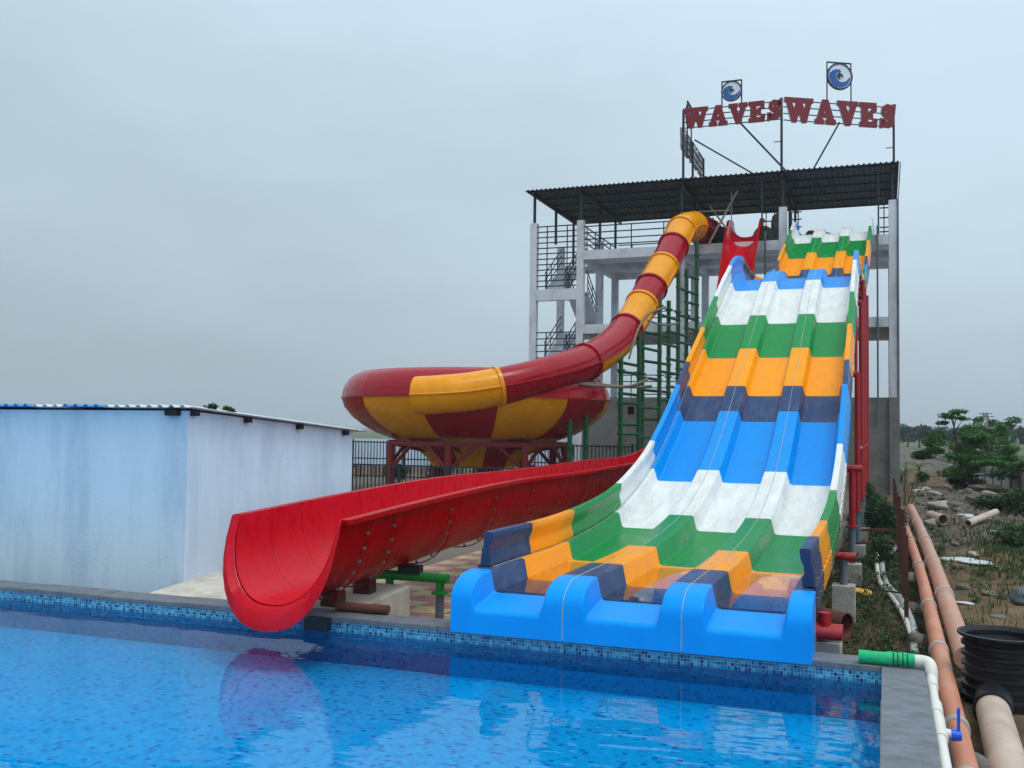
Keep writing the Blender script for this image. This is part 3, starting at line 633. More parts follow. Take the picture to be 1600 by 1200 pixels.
for sh in range(3):
    n_ = len(prof)//3; seg = prof[sh*n_:(sh+1)*n_+1 if sh < 2 else None]
    obj('roof_sheet', MB().loft([[(x,Y,ZR+z+.002*sh) for x,z in seg] for Y in (YF-.28,YB+1.0)]), M['tin_dark'], tower, solid=.006, recalc=False)
obj('gutter', MB().box((xb-.02,YF-.2,ZR-.1),(xb+.01,YB+.9,ZR+.02)), M['tin_dark'], tower)
# downpipes on the right-hand corner
obj('downpipe', MB().tube([(.53,YF-.03,-.6),(.53,YF-.03,10.6)], .035, 10), M['grey_steel'], tower, smooth=50)
obj('downpipe', MB().tube([(-.2,YF-.06,2.0),(-.2,YF-.06,9.6)], .035, 10), M['grey_steel'], tower, smooth=50)
obj('downpipe', MB().tube([(-4.35,YF-.15,6.2),(-4.35,YF-.15,9.6)], .04, 10), M['grey_steel'], tower, smooth=50)

# things lying on the platform
def lump(name, c, r, mat, label, cat, sq=.6, seed=0, group=None, par=None):
    rr = random.Random(seed); bm = bmesh.new(); bmesh.ops.create_icosphere(bm, subdivisions=3, radius=1)
    ph = [rr.uniform(0,6) for _ in range(6)]
    for v in bm.verts:
        n = v.co; d = 1+.16*math.sin(3*n.x+ph[0])*math.sin(2.6*n.y+ph[1])+.12*math.sin(5*n.z+ph[2]+2*n.x)+.05*math.sin(11*n.x+ph[3])*math.sin(9*n.y+ph[4])
        v.co = Vector((n.x*r[0]*d, n.y*r[1]*d, max(-.55,n.z)*r[2]*d))
    zmin = min(v.co.z for v in bm.verts)
    for v in bm.verts: v.co.z -= zmin
    me = bpy.data.meshes.new(name); bm.to_mesh(me); bm.free(); me.materials.append(mat)
    me.polygons.foreach_set('use_smooth', [True]*len(me.polygons))
    o = inst(name, me, c, par)
    if label: tag(o, label, cat, group)
    return o
def roll_mat(name, p, q, r, label):
    mb = MB(); p = Vector(p); q = Vector(q); d = q-p; pts = [p+d*t for t in (0,.15,.35,.6,.85,1)]
    mb.tube(pts, [r,r*1.04,r*.94,r*1.05,r*.97,r], 18); mb.tube([p-d.normalized()*.01,p-d.normalized()*.015], r*.5, 14)
    return tag(obj(name, mb, M['tarp'], smooth=50), label, 'mat')
roll_mat('rolled_mat', (-4.55,33.2,9.72), (-3.95-.9,34.6,9.66), .4, 'olive rolled mat on the tower deck behind the red slide entrance')
roll_mat('rolled_mat', (-2.95,35.0,9.75), (-1.9,35.6,9.66), .42, 'olive rolled mat on the tower deck behind the racing slide start')
lump('dark_bundle', (-6.25,33.2,9.28), (.45,.4,.5), M['dark_mat'], 'dark heap of bags on the tower deck between tube and red slide', 'bags', seed=4)
lump('dark_bundle', (-4.05,34.0,9.28), (.3,.3,.9), M['stone'], 'grey covered bundle standing on the tower deck by the front column', 'bundle', seed=9)
def stick(pxs, Ys, r, lab):
    pts = [on(x,y,1,Y) for (x,y),Y in zip(pxs,Ys)]
    tag(obj('bamboo_pole', MB().tube(pts, r, 8), M['bamboo'], smooth=50), lab, 'pole', 'bamboo poles on the tower deck')
stick([(1107,382),(1152,299)], (31.3,32.3), .045, 'long pale bamboo pole leaning up from the deck to the roof')
stick([(1135,357),(1109,322)], (31.7,32.4), .035, 'shorter bamboo pole crossing the long leaning pole')
stick([(1090,331),(1142,329)], (31.9,31.9), .03, 'horizontal bamboo pole lashed beside the tube slide top')
stick([(1143,344),(1143,300)], (31.9,31.9), .02, 'thin upright stick hanging below the roof over the red slide')

# ================================================================== ROOF SIGNS
def letter_polys(ch):
    if ch == 'W': return [[(0,1),(0,.84),(.09,.82),(.36,0),(.56,0),(.72,.46),(.88,0),(1.08,0),(1.33,.82),(1.42,.84),(1.42,1),(1.0,1),(1.0,.84),(1.09,.82),(1.0,.42),(.86,.82),(.93,.84),(.93,1),(.5,1),(.5,.84),(.58,.82),(.46,.42),(.34,.82),(.42,.84),(.42,1)]]
    if ch == 'A': return [[(0,0),(0,.16),(.09,.18),(.38,1),(.66,1),(.95,.18),(1.04,.16),(1.04,0),(.56,0),(.56,.16),(.66,.18),(.62,.28),(.36,.28),(.33,.18),(.43,.16),(.43,0)], [(.41,.43),(.59,.43),(.5,.7)]]
    if ch == 'V': return [[(0,1),(0,.84),(.09,.82),(.4,0),(.64,0),(.95,.82),(1.04,.84),(1.04,1),(.58,1),(.58,.84),(.68,.82),(.56,.42),(.4,.82),(.48,.84),(.48,1)]]
    if ch == 'E': return [[(0,1),(0,.84),(.1,.82),(.1,.18),(0,.16),(0,0),(.86,0),(.9,.32),(.74,.34),(.66,.19),(.4,.19),(.4,.42),(.5,.42),(.54,.33),(.66,.33),(.66,.68),(.54,.68),(.5,.58),(.4,.58),(.4,.81),(.64,.81),(.72,.66),(.86,.68),(.84,1)]]
    if ch == 'S':
        cl = [(.72,.74),(.6,.85),(.42,.87),(.27,.79),(.25,.66),(.36,.57),(.52,.5),(.64,.4),(.64,.25),(.5,.14),(.32,.14),(.18,.26)]
        th = [.07,.11,.125,.135,.14,.14,.145,.14,.135,.125,.115,.07]; Lf, Rt = [], []
        for k, (x,y) in enumerate(cl):
            a = cl[max(k-1,0)]; b = cl[min(k+1,len(cl)-1)]; tx, ty = b[0]-a[0], b[1]-a[1]; l = math.hypot(tx,ty); nx, ny = -ty/l, tx/l
            Lf.append((x+nx*th[k], y+ny*th[k])); Rt.append((x-nx*th[k], y-ny*th[k]))
        return [Lf+Rt[::-1], [(.66,.62),(.8,.62),(.84,1.0),(.72,1.0)], [(.04,.0),(.16,.0),(.24,.36),(.06,.38)]]
LW = {'W':1.42,'A':1.04,'V':1.04,'E':.9,'S':.84}
def curve_mesh(name, polys, scale, ext, mats, holes=True, off=0):
    mes = []
    groups = [polys] if holes else [[p] for p in polys]
    verts, faces, mi = [], [], []
    for g_ in groups:
        cu = bpy.data.curves.new('t','CURVE'); cu.dimensions = '2D'; cu.fill_mode = 'BOTH'; cu.extrude = ext; cu.offset = off
        for p in g_:
            sp = cu.splines.new('POLY'); sp.points.add(len(p)-1); sp.use_cyclic_u = True
            for q, (x,y) in zip(sp.points, p): q.co = (x*scale[0], y*scale[1], 0, 1)
        to = bpy.data.objects.new('t', cu); me = bpy.data.meshes.new_from_object(to); n = len(verts)
        verts += [tuple(v.co) for v in me.vertices]
        for pl_ in me.polygons:
            faces.append(tuple(i+n for i in pl_.vertices)); mi.append(0 if abs(pl_.normal.z) > .5 else 1)
        bpy.data.objects.remove(to); bpy.data.curves.remove(cu); bpy.data.meshes.remove(me)
    return mk_mesh(name, verts, faces, mats, mi)
def arc(cx, cy, r, a0, a1, n): return [(cx+r*math.cos(a0+(a1-a0)*k/n), cy+r*math.sin(a0+(a1-a0)*k/n)) for k in range(n+1)]
def wave_polys():
    # breaking wave: hump on the left, curling crest, long sweep along the bottom right
    A = [(-.92,-.1),(-.86,.28),(-.66,.36),(-.6,.5),(-.44,.46),(-.34,.6),(-.16,.52),(.04,.58),(.0,.44),(.14,.42),(.02,.32),(-.16,.34),(-.3,.2),(-.34,.0),(-.24,-.28),(0,-.46),(.32,-.46),(.62,-.3),(.9,.02),(.84,-.34),(.6,-.68),(.2,-.9),(-.3,-.88),(-.7,-.6)]
    B = [(-.26,.06),(-.14,.26),(.04,.26),(.12,.16),(.24,.18),(.22,.04),(.32,.0),(.2,-.08),(.1,.04),(0,.02),(-.04,-.12),(.06,-.26),(-.1,-.22),(-.22,-.1)]
    return A, B
def sign(name, P, Q, z0, z1, lh, label, poles, logo_t, logo_r, logo_z, back=False, zoff=0):
    P = Vector(P); Q = Vector(Q); d = (Q-P); L_ = d.length; d.normalize(); nrm = Vector((d.y,-d.x,0)); ang = math.atan2(d.y,d.x)
    s = thing(name, (P.x,P.y,ZR), label, 'sign', 'rooftop signs')
    for k in range(4): 
        z = z0+(z1-z0)*k/3; obj('rail', MB().bar(Vector((P.x,P.y,z)),Vector((Q.x,Q.y,z)),.035,.035), M['black_steel'], s)
    for t, zt, zb_ in poles:
        c = P+d*(L_*t); obj('pole', MB().bar((c.x,c.y,zb_),(c.x,c.y,zt),.09,.09), M['black_steel'], s)
        if t in (0,1): obj('rung', MB().bar((c.x-.3*(1 if t else -1),c.y,13.2),(c.x,c.y,13.2),.03,.03), M['black_steel'], s)
    tot = sum(LW[c] for c in 'WAVES'); gap = (L_-tot*lh*.86)/4*.98; x = .02
    for c in 'WAVES':
        me = curve_mesh('letter', letter_polys(c), (lh*.86, lh), .05, [M['sign_back'] if back else M['sign_red'], M['sign_edge']], holes=(c != 'S'), off=.022)
        p = P+d*x+nrm*.08; inst('letter', me, (p.x,p.y,z0-.5*(lh-(z1-z0))), s, rot=(PI/2,0,ang)); x += LW[c]*lh*.86+gap
    lc = P+d*(L_*logo_t); zc = logo_z; r = logo_r
    for sg in (-1,1):
        q = lc+d*(sg*r*.93); obj('pole', MB().bar((q.x,q.y,z0),(q.x,q.y,zc+r*1.05),.05,.05), M['black_steel'], s)
    obj('logo_bar', MB().bar(lc-d*(r*.93)+Vector((0,0,zc+r*1.03)),lc+d*(r*.93)+Vector((0,0,zc+r*1.03)),.05,.05), M['black_steel'], s)
    def disc(nm, polys, sc, dep, mat, off):
        me = curve_mesh(nm, polys, (sc,sc), dep, [mat, mat]); q = lc+nrm*off; return inst(nm, me, (q.x,q.y,zc), lg if nm != 'logo_disc' else s, rot=(PI/2,0,ang))
    lg = disc('logo_disc', [arc(0,0,1,0,2*PI,40)[:-1]], r*.97, .02, M['sign_back'] if back else M['logo_white'], .04)
    R_ = disc('logo_ring', [arc(0,0,1,0,2*PI,48)[:-1], arc(0,0,.88,0,2*PI,48)[:-1]], r, .035, M['logo_navy'], .045)
    if not back:
        A, B = wave_polys()
        for nm, po, mt, of in (('wave', A, M['logo_blue'], .075), ('wave_curl', B, M['logo_navy'], .085)):
            disc(nm, [po], r*.9, .012, mt, of)
    # sub-objects of the disc were placed in world terms; undo the disc's own rotation
    for ch in (R_,)+tuple(c for c in COL.objects if c.parent == lg and c is not R_):
        wpos = WLOC[ch.name]; inv = Matrix.LocRotScale(WLOC[lg.name], lg.rotation_euler.to_quaternion(), None).inverted()
        mw = inv @ Matrix.LocRotScale(wpos, ch.rotation_euler.to_quaternion(), None); ch.matrix_local = mw
    return s
sA = sign('rooftop_sign', (-7.64,32.05,0), (-3.74,32.05,0), 14.1,14.82, .8, 'smaller red WAVES letters with round wave emblem, flat along the tower front', [(0,14.85,ZR-.4),(1,14.95,ZR-.4)], .50, .42, 15.42)
obj('brace', MB().bar((-5.35,32.05,14.1),(-3.5,32.6,12.0),.06,.06), M['black_steel'], sA)
obj('brace', MB().bar((-7.2,32.1,13.6),(-4.6,33.0,12.0),.05,.05), M['black_steel'], sA)
sB = sign('rooftop_sign', (-3.66,31.98,0), (.42,34.3,0), 14.03,14.82, .95, 'larger red WAVES letters with round wave emblem, angled back to the right', [(1,14.85,ZR-.2)], .50, .55, 15.92)
obj('brace', MB().bar((-1.6,33.2,14.1),(-2.75,33.1,12.0),.06,.06), M['black_steel'], sB)
sC = sign('rooftop_sign', (-7.7,37.2,0), (-7.7,32.3,0), 13.35,14.2, .85, 'WAVES lettering seen edge-on from behind, reaching back over the roof', [(0,14.2,ZR-.1),(.55,14.2,ZR-.1)], .72, .5, 15.1, back=True)

# ================================================================== TUBE SLIDE AND BOWL
BC = Vector((-12.36,21.8,0)); bowl = thing('bowl_slide', (BC.x,BC.y,-.36), 'red and yellow tube slide winding down from the tower into a big bowl', 'water slide')
def smooth_path(pts, n=14):
    P = [Vector(p) for p in pts]; out = []
    for i in range(len(P)-1):
        p0, p1, p2, p3 = P[max(i-1,0)], P[i], P[i+1], P[min(i+2,len(P)-1)]
        for k in range(n):
            t = k/n; out.append(.5*((2*p1)+(-p0+p2)*t+(2*p0-5*p1+4*p2-p3)*t*t+(-p0+3*p1-3*p2+p3)*t**3))
    out.append(P[-1]); return out
TP = [(1107,364,41.4),(1096,361,40.4),(1081,353,39.1),(1066,358,38.0),(1054,381,37.1),(1039,412,36.0),(1020,445,34.9),(1003,476,34.0),(984,508,33.1),(955,541,31.6),(912,567,30.0),(858,585,28.8),(800,600,28.1),(740,611,27.8),(690,616,27.7),(652,618,27.9)]
path = smooth_path([dep(*p) for p in TP])
TR = .545
def frames(path):
    fr = []; u = Vector((0,0,1))
    for i, p in enumerate(path):
        t = (path[min(i+1,len(path)-1)]-path[max(i-1,0)]).normalized(); b = t.cross(Vector((0,0,1))).normalized(); n = b.cross(t).normalized(); fr.append((p,n,b,t))
    return fr
FRM = frames(path)
acc = [0]
for i in range(1,len(path)): acc.append(acc[-1]+(path[i]-path[i-1]).length)
def at_px(xp):  # index where the path crosses a photo column (only used to place the joints)
    best = 0; bd = 1e9
    for i, p in enumerate(path):
        v = p-CAM; x = 800+F_PX*v.dot(CR)/v.dot(CF); 
        if abs(x-xp) < bd: bd = abs(x-xp); best = i
    return best
JT = [0, at_px(1112), at_px(1092), at_px(1064), at_px(1050), at_px(1034), at_px(1018), at_px(1000), at_px(984), at_px(912), at_px(776), len(path)-1]
TC = ['tube_red','tube_red','tube_yellow','tube_yellow','tube_red','tube_yellow','tube_red','tube_yellow','tube_red','tube_red','tube_red','tube_yellow']
# joints measured from the top: red, yellow, yellow, red, yellow, red, yellow, red, red, red, yellow
TC = ['tube_red','tube_red','tube_yellow','tube_yellow','tube_red','tube_yellow','tube_red','tube_yellow','tube_red','tube_red','tube_yellow']
JT = [0, at_px(1096), at_px(1083), at_px(1064), at_px(1052), at_px(1036), at_px(1018), at_px(1003), at_px(978), at_px(915), at_px(778), len(path)-1]
NT = 28
def ring(fr, r): p,n,b,t = fr; return [p+(n*math.cos(2*PI*j/NT)+b*math.sin(2*PI*j/NT))*r for j in range(NT)]
for k in range(len(JT)-1):
    a, b = JT[k], JT[k+1]
    if b <= a: continue
    low = M['tube_yellow'] if k in (8,) else M[TC[k]]
    mb = MB()
    rows = [ring(FRM[i], TR) for i in range(a, b+1)]
    mb.loft(rows, closed=True)
    if k == 8:
        for fi, f in enumerate(mb.f):
            j = fi % NT
            if NT*.30 <= j < NT*.72: mb.m[fi] = 1
    seg = obj('tube_section', mb, [M[TC[k]], M['tube_yellow']], bowl, smooth=60, solid=.02, recalc=False)
    p, n, bb, t = FRM[a]
    fl = MB().loft([[q+t*dz for q in ring(FRM[a], rr)] for rr, dz in ((TR,-.05),(TR+.05,-.05),(TR+.05,.05),(TR,.05))], closed=True)
    obj('flange', fl, M[TC[k]], seg, smooth=30, recalc=False)
    ln = []
    for i in range(a, b+1): p,n,bb,t = FRM[i]; ln.append(p-bb*(TR+.02)-n*.0)
    if len(ln) > 1: obj('joint_strip', MB().tube(ln, .025, 6), M[TC[k]], seg)
# bowl: alternating shells around
PRU = [(3.5,3.40),(3.58,3.44),(3.72,3.42),(3.98,3.28),(4.16,3.06),(4.25,2.84),(4.28,2.62)]
PRL = [(4.28,2.62),(4.2,2.36),(3.96,2.06),(3.6,1.78),(3.2,1.56),(2.8,1.42)]
PRF = [(2.8,1.42),(2.3,1.24),(1.85,1.0),(1.55,.75),(1.4,.5)]
NS = 12
for k in range(NS):
    a0 = 2*PI*k/NS+.02; a1 = a0+2*PI/NS
    cU = M['tube_red']; cL = M['tube_yellow'] if k%2 == 0 else M['tube_red']; cF = M['tube_red'] if k%2 == 0 else M['tube_yellow']
    u_ = obj('bowl_wall', MB().lathe(BC, PRU, 8, a0, a1), cU, bowl, smooth=60, solid=.03, recalc=False)
    obj('bowl_shell', MB().lathe(BC, PRL, 8, a0, a1), cL, bowl, smooth=60, solid=.03, recalc=False)
    obj('bowl_floor', MB().lathe(BC, PRF, 8, a0, a1), cF, bowl, smooth=60, solid=.03, recalc=False)
    seam = [Vector((BC.x+r*1.004*math.cos(a0), BC.y+r*1.004*math.sin(a0), z)) for r,z in PRU]
    obj('flange', MB().tube(seam, .025, 6), cU, u_)
    for PR_, rr_ in ((PRL,.022),(PRF,.02)):
        seam = [Vector((BC.x+r*1.004*math.cos(a0), BC.y+r*1.004*math.sin(a0), z-.01)) for r,z in PR_]
        obj('flange', MB().tube(seam, rr_, 6), cL, u_)
for r, z, mt in ((4.3,2.62,'tube_red'),(2.84,1.43,'tube_red'),(3.56,3.44,'tube_red')):
    obj('bowl_flange', MB().lathe(BC, [(r-.02,z-.025),(r+.05,z-.025),(r+.05,z+.025),(r-.02,z+.025),(r-.02,z-.025)], 72), M[mt], bowl, recalc=False)
# frame under the bowl
NL = 8; RL = 2.98
lp = [Vector((BC.x+RL*math.cos(2*PI*k/NL+.12), BC.y+RL*math.sin(2*PI*k/NL+.12), 0)) for k in range(NL)]
for k in range(NL):
    p, q = lp[k], lp[(k+1)%NL]
    obj('support_leg', MB().tube([(p.x,p.y,-.4),(p.x,p.y,1.25)], .11, 12), M['maroon_steel'], bowl, smooth=50)
    obj('ring_beam', MB().bar((p.x,p.y,1.22),(q.x,q.y,1.22),.12,.14), M['maroon_steel'], bowl)
    m_ = (p+q)/2; e_ = (q-p).normalized()
    obj('brace', MB().tube([(p.x,p.y,.45),tuple(p.lerp(q,.36))[:2]+(1.18,)], .06, 8), M['maroon_steel'], bowl)
    obj('brace', MB().tube([(q.x,q.y,.45),tuple(q.lerp(p,.36))[:2]+(1.18,)], .06, 8), M['maroon_steel'], bowl)
    c_ = p.lerp(BC,.58); obj('radial_beam', MB().bar((p.x,p.y,1.2),(c_.x,c_.y,.86),.1,.1), M['maroon_steel'], bowl)
# green pipe towers carrying the tube
def gpost(px, ytop, d, zb_=-.4, r=.075):
    p = dep(px, ytop, d); o = obj('support_post', MB().tube([(p.x,p.y,zb_),(p.x,p.y,p.z)], r, 10), M['green_steel'], bowl, smooth=50)
    z = 1.2
    while z < p.z-.3:
        obj('flange', MB().tube([(p.x,p.y,z-.02),(p.x,p.y,z+.02)], r*1.9, 10), M['green_steel'], o); z += 2.4
    return p
G = [gpost(891,612,29.4), gpost(916,604,29.9), gpost(970.5,545,31.2), gpost(999,520,32.2), gpost(1004,505,33.2), gpost(1031,462,34.0), gpost(1045,470,35.0), gpost(1060,412,35.8), gpost(1073,420,36.8), gpost(1089,378,37.6)]
def gbar(a, b, zs):
    for z in zs:
        p, q = G[a], G[b]
        if z > min(p.z, q.z)-.25: continue
        e_ = (Vector((q.x,q.y,0))-Vector((p.x,p.y,0))).normalized()*.15
        obj('cross_bar', MB().tube([(p.x-e_.x,p.y-e_.y,z),(q.x+e_.x,q.y+e_.y,z)], .05, 8), M['green_steel'], bowl)
gbar(0,1,[2.4])
for a_, b_, z_ in ((2,4,.9),(3,5,.5),(4,6,1.1),(5,7,.8),(6,8,1.3),(7,9,1.0),(8,9,1.6),(2,3,.6)):
    gbar(a_, b_, [z_+.98*k for k in range(9)])
# loose ropes and bamboo tied across the posts
def rope(pts, r, mat, lab, cat, grp=None): 
    return tag(obj('scaffold_pole' if cat == 'pole' else 'rope', MB().tube(smooth_path(pts,5), r, 6), mat, smooth=50), lab, cat, grp)
rope([dep(848,610,29.1),dep(900,600,29.3),dep(930,600,29.6),dep(980,604,30.0),dep(1012,592,30.6)], .045, M['bamboo'], 'bent grey bamboo pole tied across the green posts beside the bowl', 'pole', 'scaffold poles')
rope([dep(890,598,29.2),dep(935,603,29.4),dep(990,605,30.2),dep(1018,603,30.4)], .04, M['bamboo'], 'straight grey bamboo pole tied low across the green posts', 'pole', 'scaffold poles')
rope([dep(983,560,31.2),dep(995,520,32),dep(1012,492,32.6),dep(1040,480,33)], .04, M['bamboo'], 'bamboo pole leaning against the tube beside the green posts', 'pole', 'scaffold poles')
rope([dep(1010,500,33),dep(1038,508,33),dep(1060,505,33.4)], .03, M['bamboo'], 'thin bamboo pole lashed high between the green posts', 'pole', 'scaffold poles')

# ================================================================== SHED
shed = thing('white_shed', (-10,3,-.4), 'long low whitewashed shed with corrugated blue and white roof sheets', 'shed')
SX, SY = -7.0, .97; SZ = 1.87
obj('wall', MB().box((-19,SY,-.4),(SX,SY+.2,SZ-.02)), M['whitewash_b'], shed)
mb = MB().hexa([(SX-.2,SY+.2,-.4),(SX+.003,SY+.003,-.4),(SX+.003,4.5,-.4),(SX-.2,4.5,-.4),(SX-.2,SY+.2,SZ-.02),(SX+.003,SY+.003,SZ-.02),(SX,4.5,1.64),(SX-.2,4.5,1.64)])
obj('wall', mb, M['whitewash'], shed)
obj('wall', MB().box((-19,4.3,-.4),(SX-.2,4.5,1.64)), M['whitewash'], shed)
def roofz(Y): return SZ+.005-(Y-SY)*(.235/3.55)
pit = .147; xx = SX+.10; k = 0; sheets = [('tin_white',8),('tin_blue',4),('tin_white',3),('tin_blue',5),('tin_white',6),('tin_blue',6),('tin_white',6),('tin_blue',6),('tin_white',6),('tin_blue',8),('tin_white',10),('tin_blue',12)]
for mt, nw in sheets:
    x1 = xx-nw*pit; xs_ = np.linspace(xx+.02, x1, nw*8+1); lift = .004*(k%2)
    pr = [(x, .03*max(0,math.cos(2*PI*(x-SX)/pit))**1.3) for x in xs_]
    obj('roof_sheet', MB().loft([[(x,Y,roofz(Y)+z+lift) for x,z in pr] for Y in (SY-.09,SY+1.2,SY+2.4,4.75)]), M[mt], shed, smooth=60, solid=.006, recalc=False); xx = x1; k += 1
for X in (-7.12,-9.75,-12.4):
    obj('rafter', MB().box((X-.13,SY-.07,SZ-.075),(X+.03,SY+.4,SZ-.015)), M['black_wood'], shed)
for Y in (1.05,2.0,3.1,4.25):
    obj('rafter', MB().box((SX-.1,Y-.04,roofz(Y)-.075),(SX+.07,Y+.04,roofz(Y)-.012)), M['black_wood'], shed)

# ================================================================== FOLIAGE TOOLS
def leaf_cloud(mb, c, r, n, size, flat=.33, droop=0, seed=None):
    g_ = np.random.default_rng(seed) if seed is not None else rng
    d = g_.normal(size=(n,3)); d /= np.linalg.norm(d,axis=1)[:,None]; rad = g_.random(n)**.45
    p = np.array(c)+d*rad[:,None]*np.array(r)
    nrm = g_.normal(size=(n,3))*np.array([1,1,1/flat]); nrm /= np.linalg.norm(nrm,axis=1)[:,None]
    ref = np.tile([.3,.2,.9],(n,1)); u = np.cross(nrm,ref); u /= np.linalg.norm(u,axis=1)[:,None]+1e-9; v = np.cross(nrm,u)
    a = g_.random(n)*2*PI; uu = u*np.cos(a)[:,None]+v*np.sin(a)[:,None]; vv = -u*np.sin(a)[:,None]+v*np.cos(a)[:,None]
    s = size*(.6+.8*g_.random(n))[:,None]; b0 = len(mb.v)
    q = np.stack([p-uu*s*.9, p+vv*s*.42, p+uu*s, p-vv*s*.42],1).reshape(-1,3)
    mb.v += [tuple(x) for x in q]; mb.f += [(b0+4*i,b0+4*i+1,b0+4*i+2,b0+4*i+3) for i in range(n)]; mb.m += [0]*n
def tree(name, base, clumps, trunk, mat, label, group=None, leaf=.1, r0=.06, cat='tree', dens=1.0):
    t = thing(name, base, label, cat, group); B = Vector(base); mb = MB()
    top = B+Vector(trunk)
    mb.tube([B-Vector((0,0,.1)), B+Vector(trunk)*.35+Vector((r0*.6,0,0)), B+Vector(trunk)*.7-Vector((r0*.4,0,0)), top], [r0*1.3,r0,r0*.75,r0*.4], 8)
    for c, r, n in clumps:
        c = B+Vector(c); k = min(max((c.z-B.z-.15)/max(.2,trunk[2]),.2),1)*.85; s_ = B+Vector(trunk)*k
        mb.tube([s_, s_.lerp(c,.5)+Vector((0,0,.04)), c], [r0*.4,r0*.28,r0*.12], 5)
    obj('trunk', mb, M['bark'], t, smooth=50)
    cb = MB()
    for c, r, n in clumps: leaf_cloud(cb, B+Vector(c), r, int(n*dens), leaf)
    obj('crown', cb, mat, t, recalc=False); return t

# ================================================================== RIGHT-HAND SIDE: PIPES AND GROUND THINGS
def gpt(x, y, dz=0): return (x, y, gz(x,y)+dz)
op = thing('drain_pipe', (.49,5,-.6), 'long thin orange drain pipe running beside the coping on stones', 'pipe', 'drain pipes')
pts = [(.47,-3.2,-.34),(.47,-.9,-.35),(.485,1.6,-.35),(.50,4.5,-.35),(.51,8.5,-.36),(.47,14,-.37),(.42,18,-.38),(.39,20.5,-.36)]
obj('pipe_body', MB().tube(smooth_path(pts,6), .078, 20), M['pvc_orange'], op, smooth=60)
for Y in (-1.25,-.1,2.55,5.1,8.9,12.8):
    X = np.interp(Y,[p[1] for p in pts],[p[0] for p in pts]); obj('collar', MB().tube([(X,Y-.05,-.352),(X,Y-.045,-.352),(X,Y+.045,-.352),(X,Y+.05,-.352)], [.08,.092,.092,.08], 20), M['pvc_grey'], op, smooth=50)
obj('end_cap', MB().tube([(.39,20.45,-.36),(.385,20.7,-.33)], .09, 16), M['pvc_grey'], op, smooth=50)
fp = thing('drain_pipe', (.72,9,-.6), 'thicker faded pipe running past the black chamber to the rubble', 'pipe', 'drain pipes')
pts = [(.715,2.45,-.38),(.72,4.5,-.37),(.735,8,-.36),(.735,12,-.34),(.70,17,-.30),(.66,20.6,-.26)]
obj('pipe_body', MB().tube(smooth_path(pts,6), .105, 22, cap=True), M['pvc_faded'], fp, smooth=60)
for Y in (6.2,9.6,12.6,16.4):
    X = np.interp(Y,[p[1] for p in pts],[p[0] for p in pts]); Z = np.interp(Y,[p[1] for p in pts],[p[2] for p in pts]); obj('collar', MB().tube([(X,Y-.08,Z),(X,Y-.07,Z),(X,Y+.07,Z),(X,Y+.08,Z)], [.107,.12,.12,.107], 22), M['pvc_grey'], fp, smooth=50)
# black ribbed manhole chamber and the beige pipe that leaves it
chb = thing('inspection_chamber', (.93,1.55,-.65), 'black ribbed plastic inspection chamber standing open beside the pipes', 'chamber')
CHC = (.93,1.55,0)
prof = [(.20,-.72),(.20,-.55),(.26,-.5)]
z = -.50
for k in range(6):
    prof += [(.285,z),(.315,z+.012),(.315,z+.035),(.285,z+.05),(.285,z+.085)]; z += .085
prof += [(.33,z),(.345,z+.012),(.345,z+.03),(.325,z+.034)]
obj('shell', MB().lathe(CHC, prof, 48), M['black_plastic'], chb, smooth=30, recalc=False)
obj('lining', MB().lathe(CHC, [(.324,z+.033),(.30,z-.02),(.275,-.1),(.27,-.6),(.001,-.62)], 48), M['black_plastic'], chb, smooth=40, recalc=False)
obj('spigot', MB().tube([(.84,1.28,-.45),(.80,.93,-.46)], .145, 24), M['black_plastic'], chb, smooth=50)
bp_ = thing('drain_pipe', (.75,0,-.6), 'fat beige pipe leaving the foot of the black chamber', 'pipe', 'drain pipes')
obj('pipe_body', MB().tube([(.805,1.0,-.46),(.78,.2,-.46),(.74,-1.0,-.46),(.70,-3.5,-.46)], .125, 24), M['pvc_beige'], bp_, smooth=60)
# white plumbing with blue valve and cloth sleeve
wp = thing('plumbing_pipe', (.31,0,-.6), 'white plastic riser with elbow and blue tap fixed to the coping edge', 'pipe')
zt = .055; Yp = .10
obj('elbow', MB().tube(smooth_path([(.20,Yp,zt),(.27,Yp,zt),(.312,Yp-.03,zt-.01),(.325,Yp-.07,zt-.06),(.325,Yp-.08,zt-.13)],5), .042, 16), M['pvc_white'], wp, smooth=60)
obj('riser', MB().tube([(.322,Yp-.08,zt-.09),(.318,Yp-.3,-.05),(.312,Yp-1.2,-.05),(.303,Yp-3.5,-.05)], .032, 14), M['pvc_white'], wp, smooth=60)
for ya, yb in ((-.02,-.30),(-.74,-.98),(-1.08,-1.52)):
    obj('coupling', MB().tube([(.322+ya*.006,Yp+ya-.06,-.05),(.322+yb*.006,Yp+yb-.06,-.05)], .04, 14), M['pvc_white'], wp, smooth=50)
obj('branch', MB().tube([(.315,Yp-1.42,-.05),(.385,Yp-1.42,-.06)], .028, 12), M['pvc_white'], wp, smooth=50)
v_ = obj('valve', MB().tube([(.375,Yp-1.42,-.06),(.43,Yp-1.42,-.06)], [.036,.028], 12), M['blue_plastic'], wp, smooth=50)
obj('handle', MB().box((.405,Yp-1.43,-.06),(.423,Yp-1.405,.10)), M['blue_plastic'], v_, bevel=.004)
mb = MB(); ptsc = [(-.17,Yp+.01,.052),(-.08,Yp+.008,.05),(.0,Yp+.004,.05),(.05,Yp+.002,.052),(.09,Yp,.055),(.13,Yp,.055),(.17,Yp,.055),(.215,Yp,.055)]
mb.tube(smooth_path(ptsc,4), .048, 14); 
slv = obj('cloth_sleeve', mb, M['green_cloth'], smooth=50); 
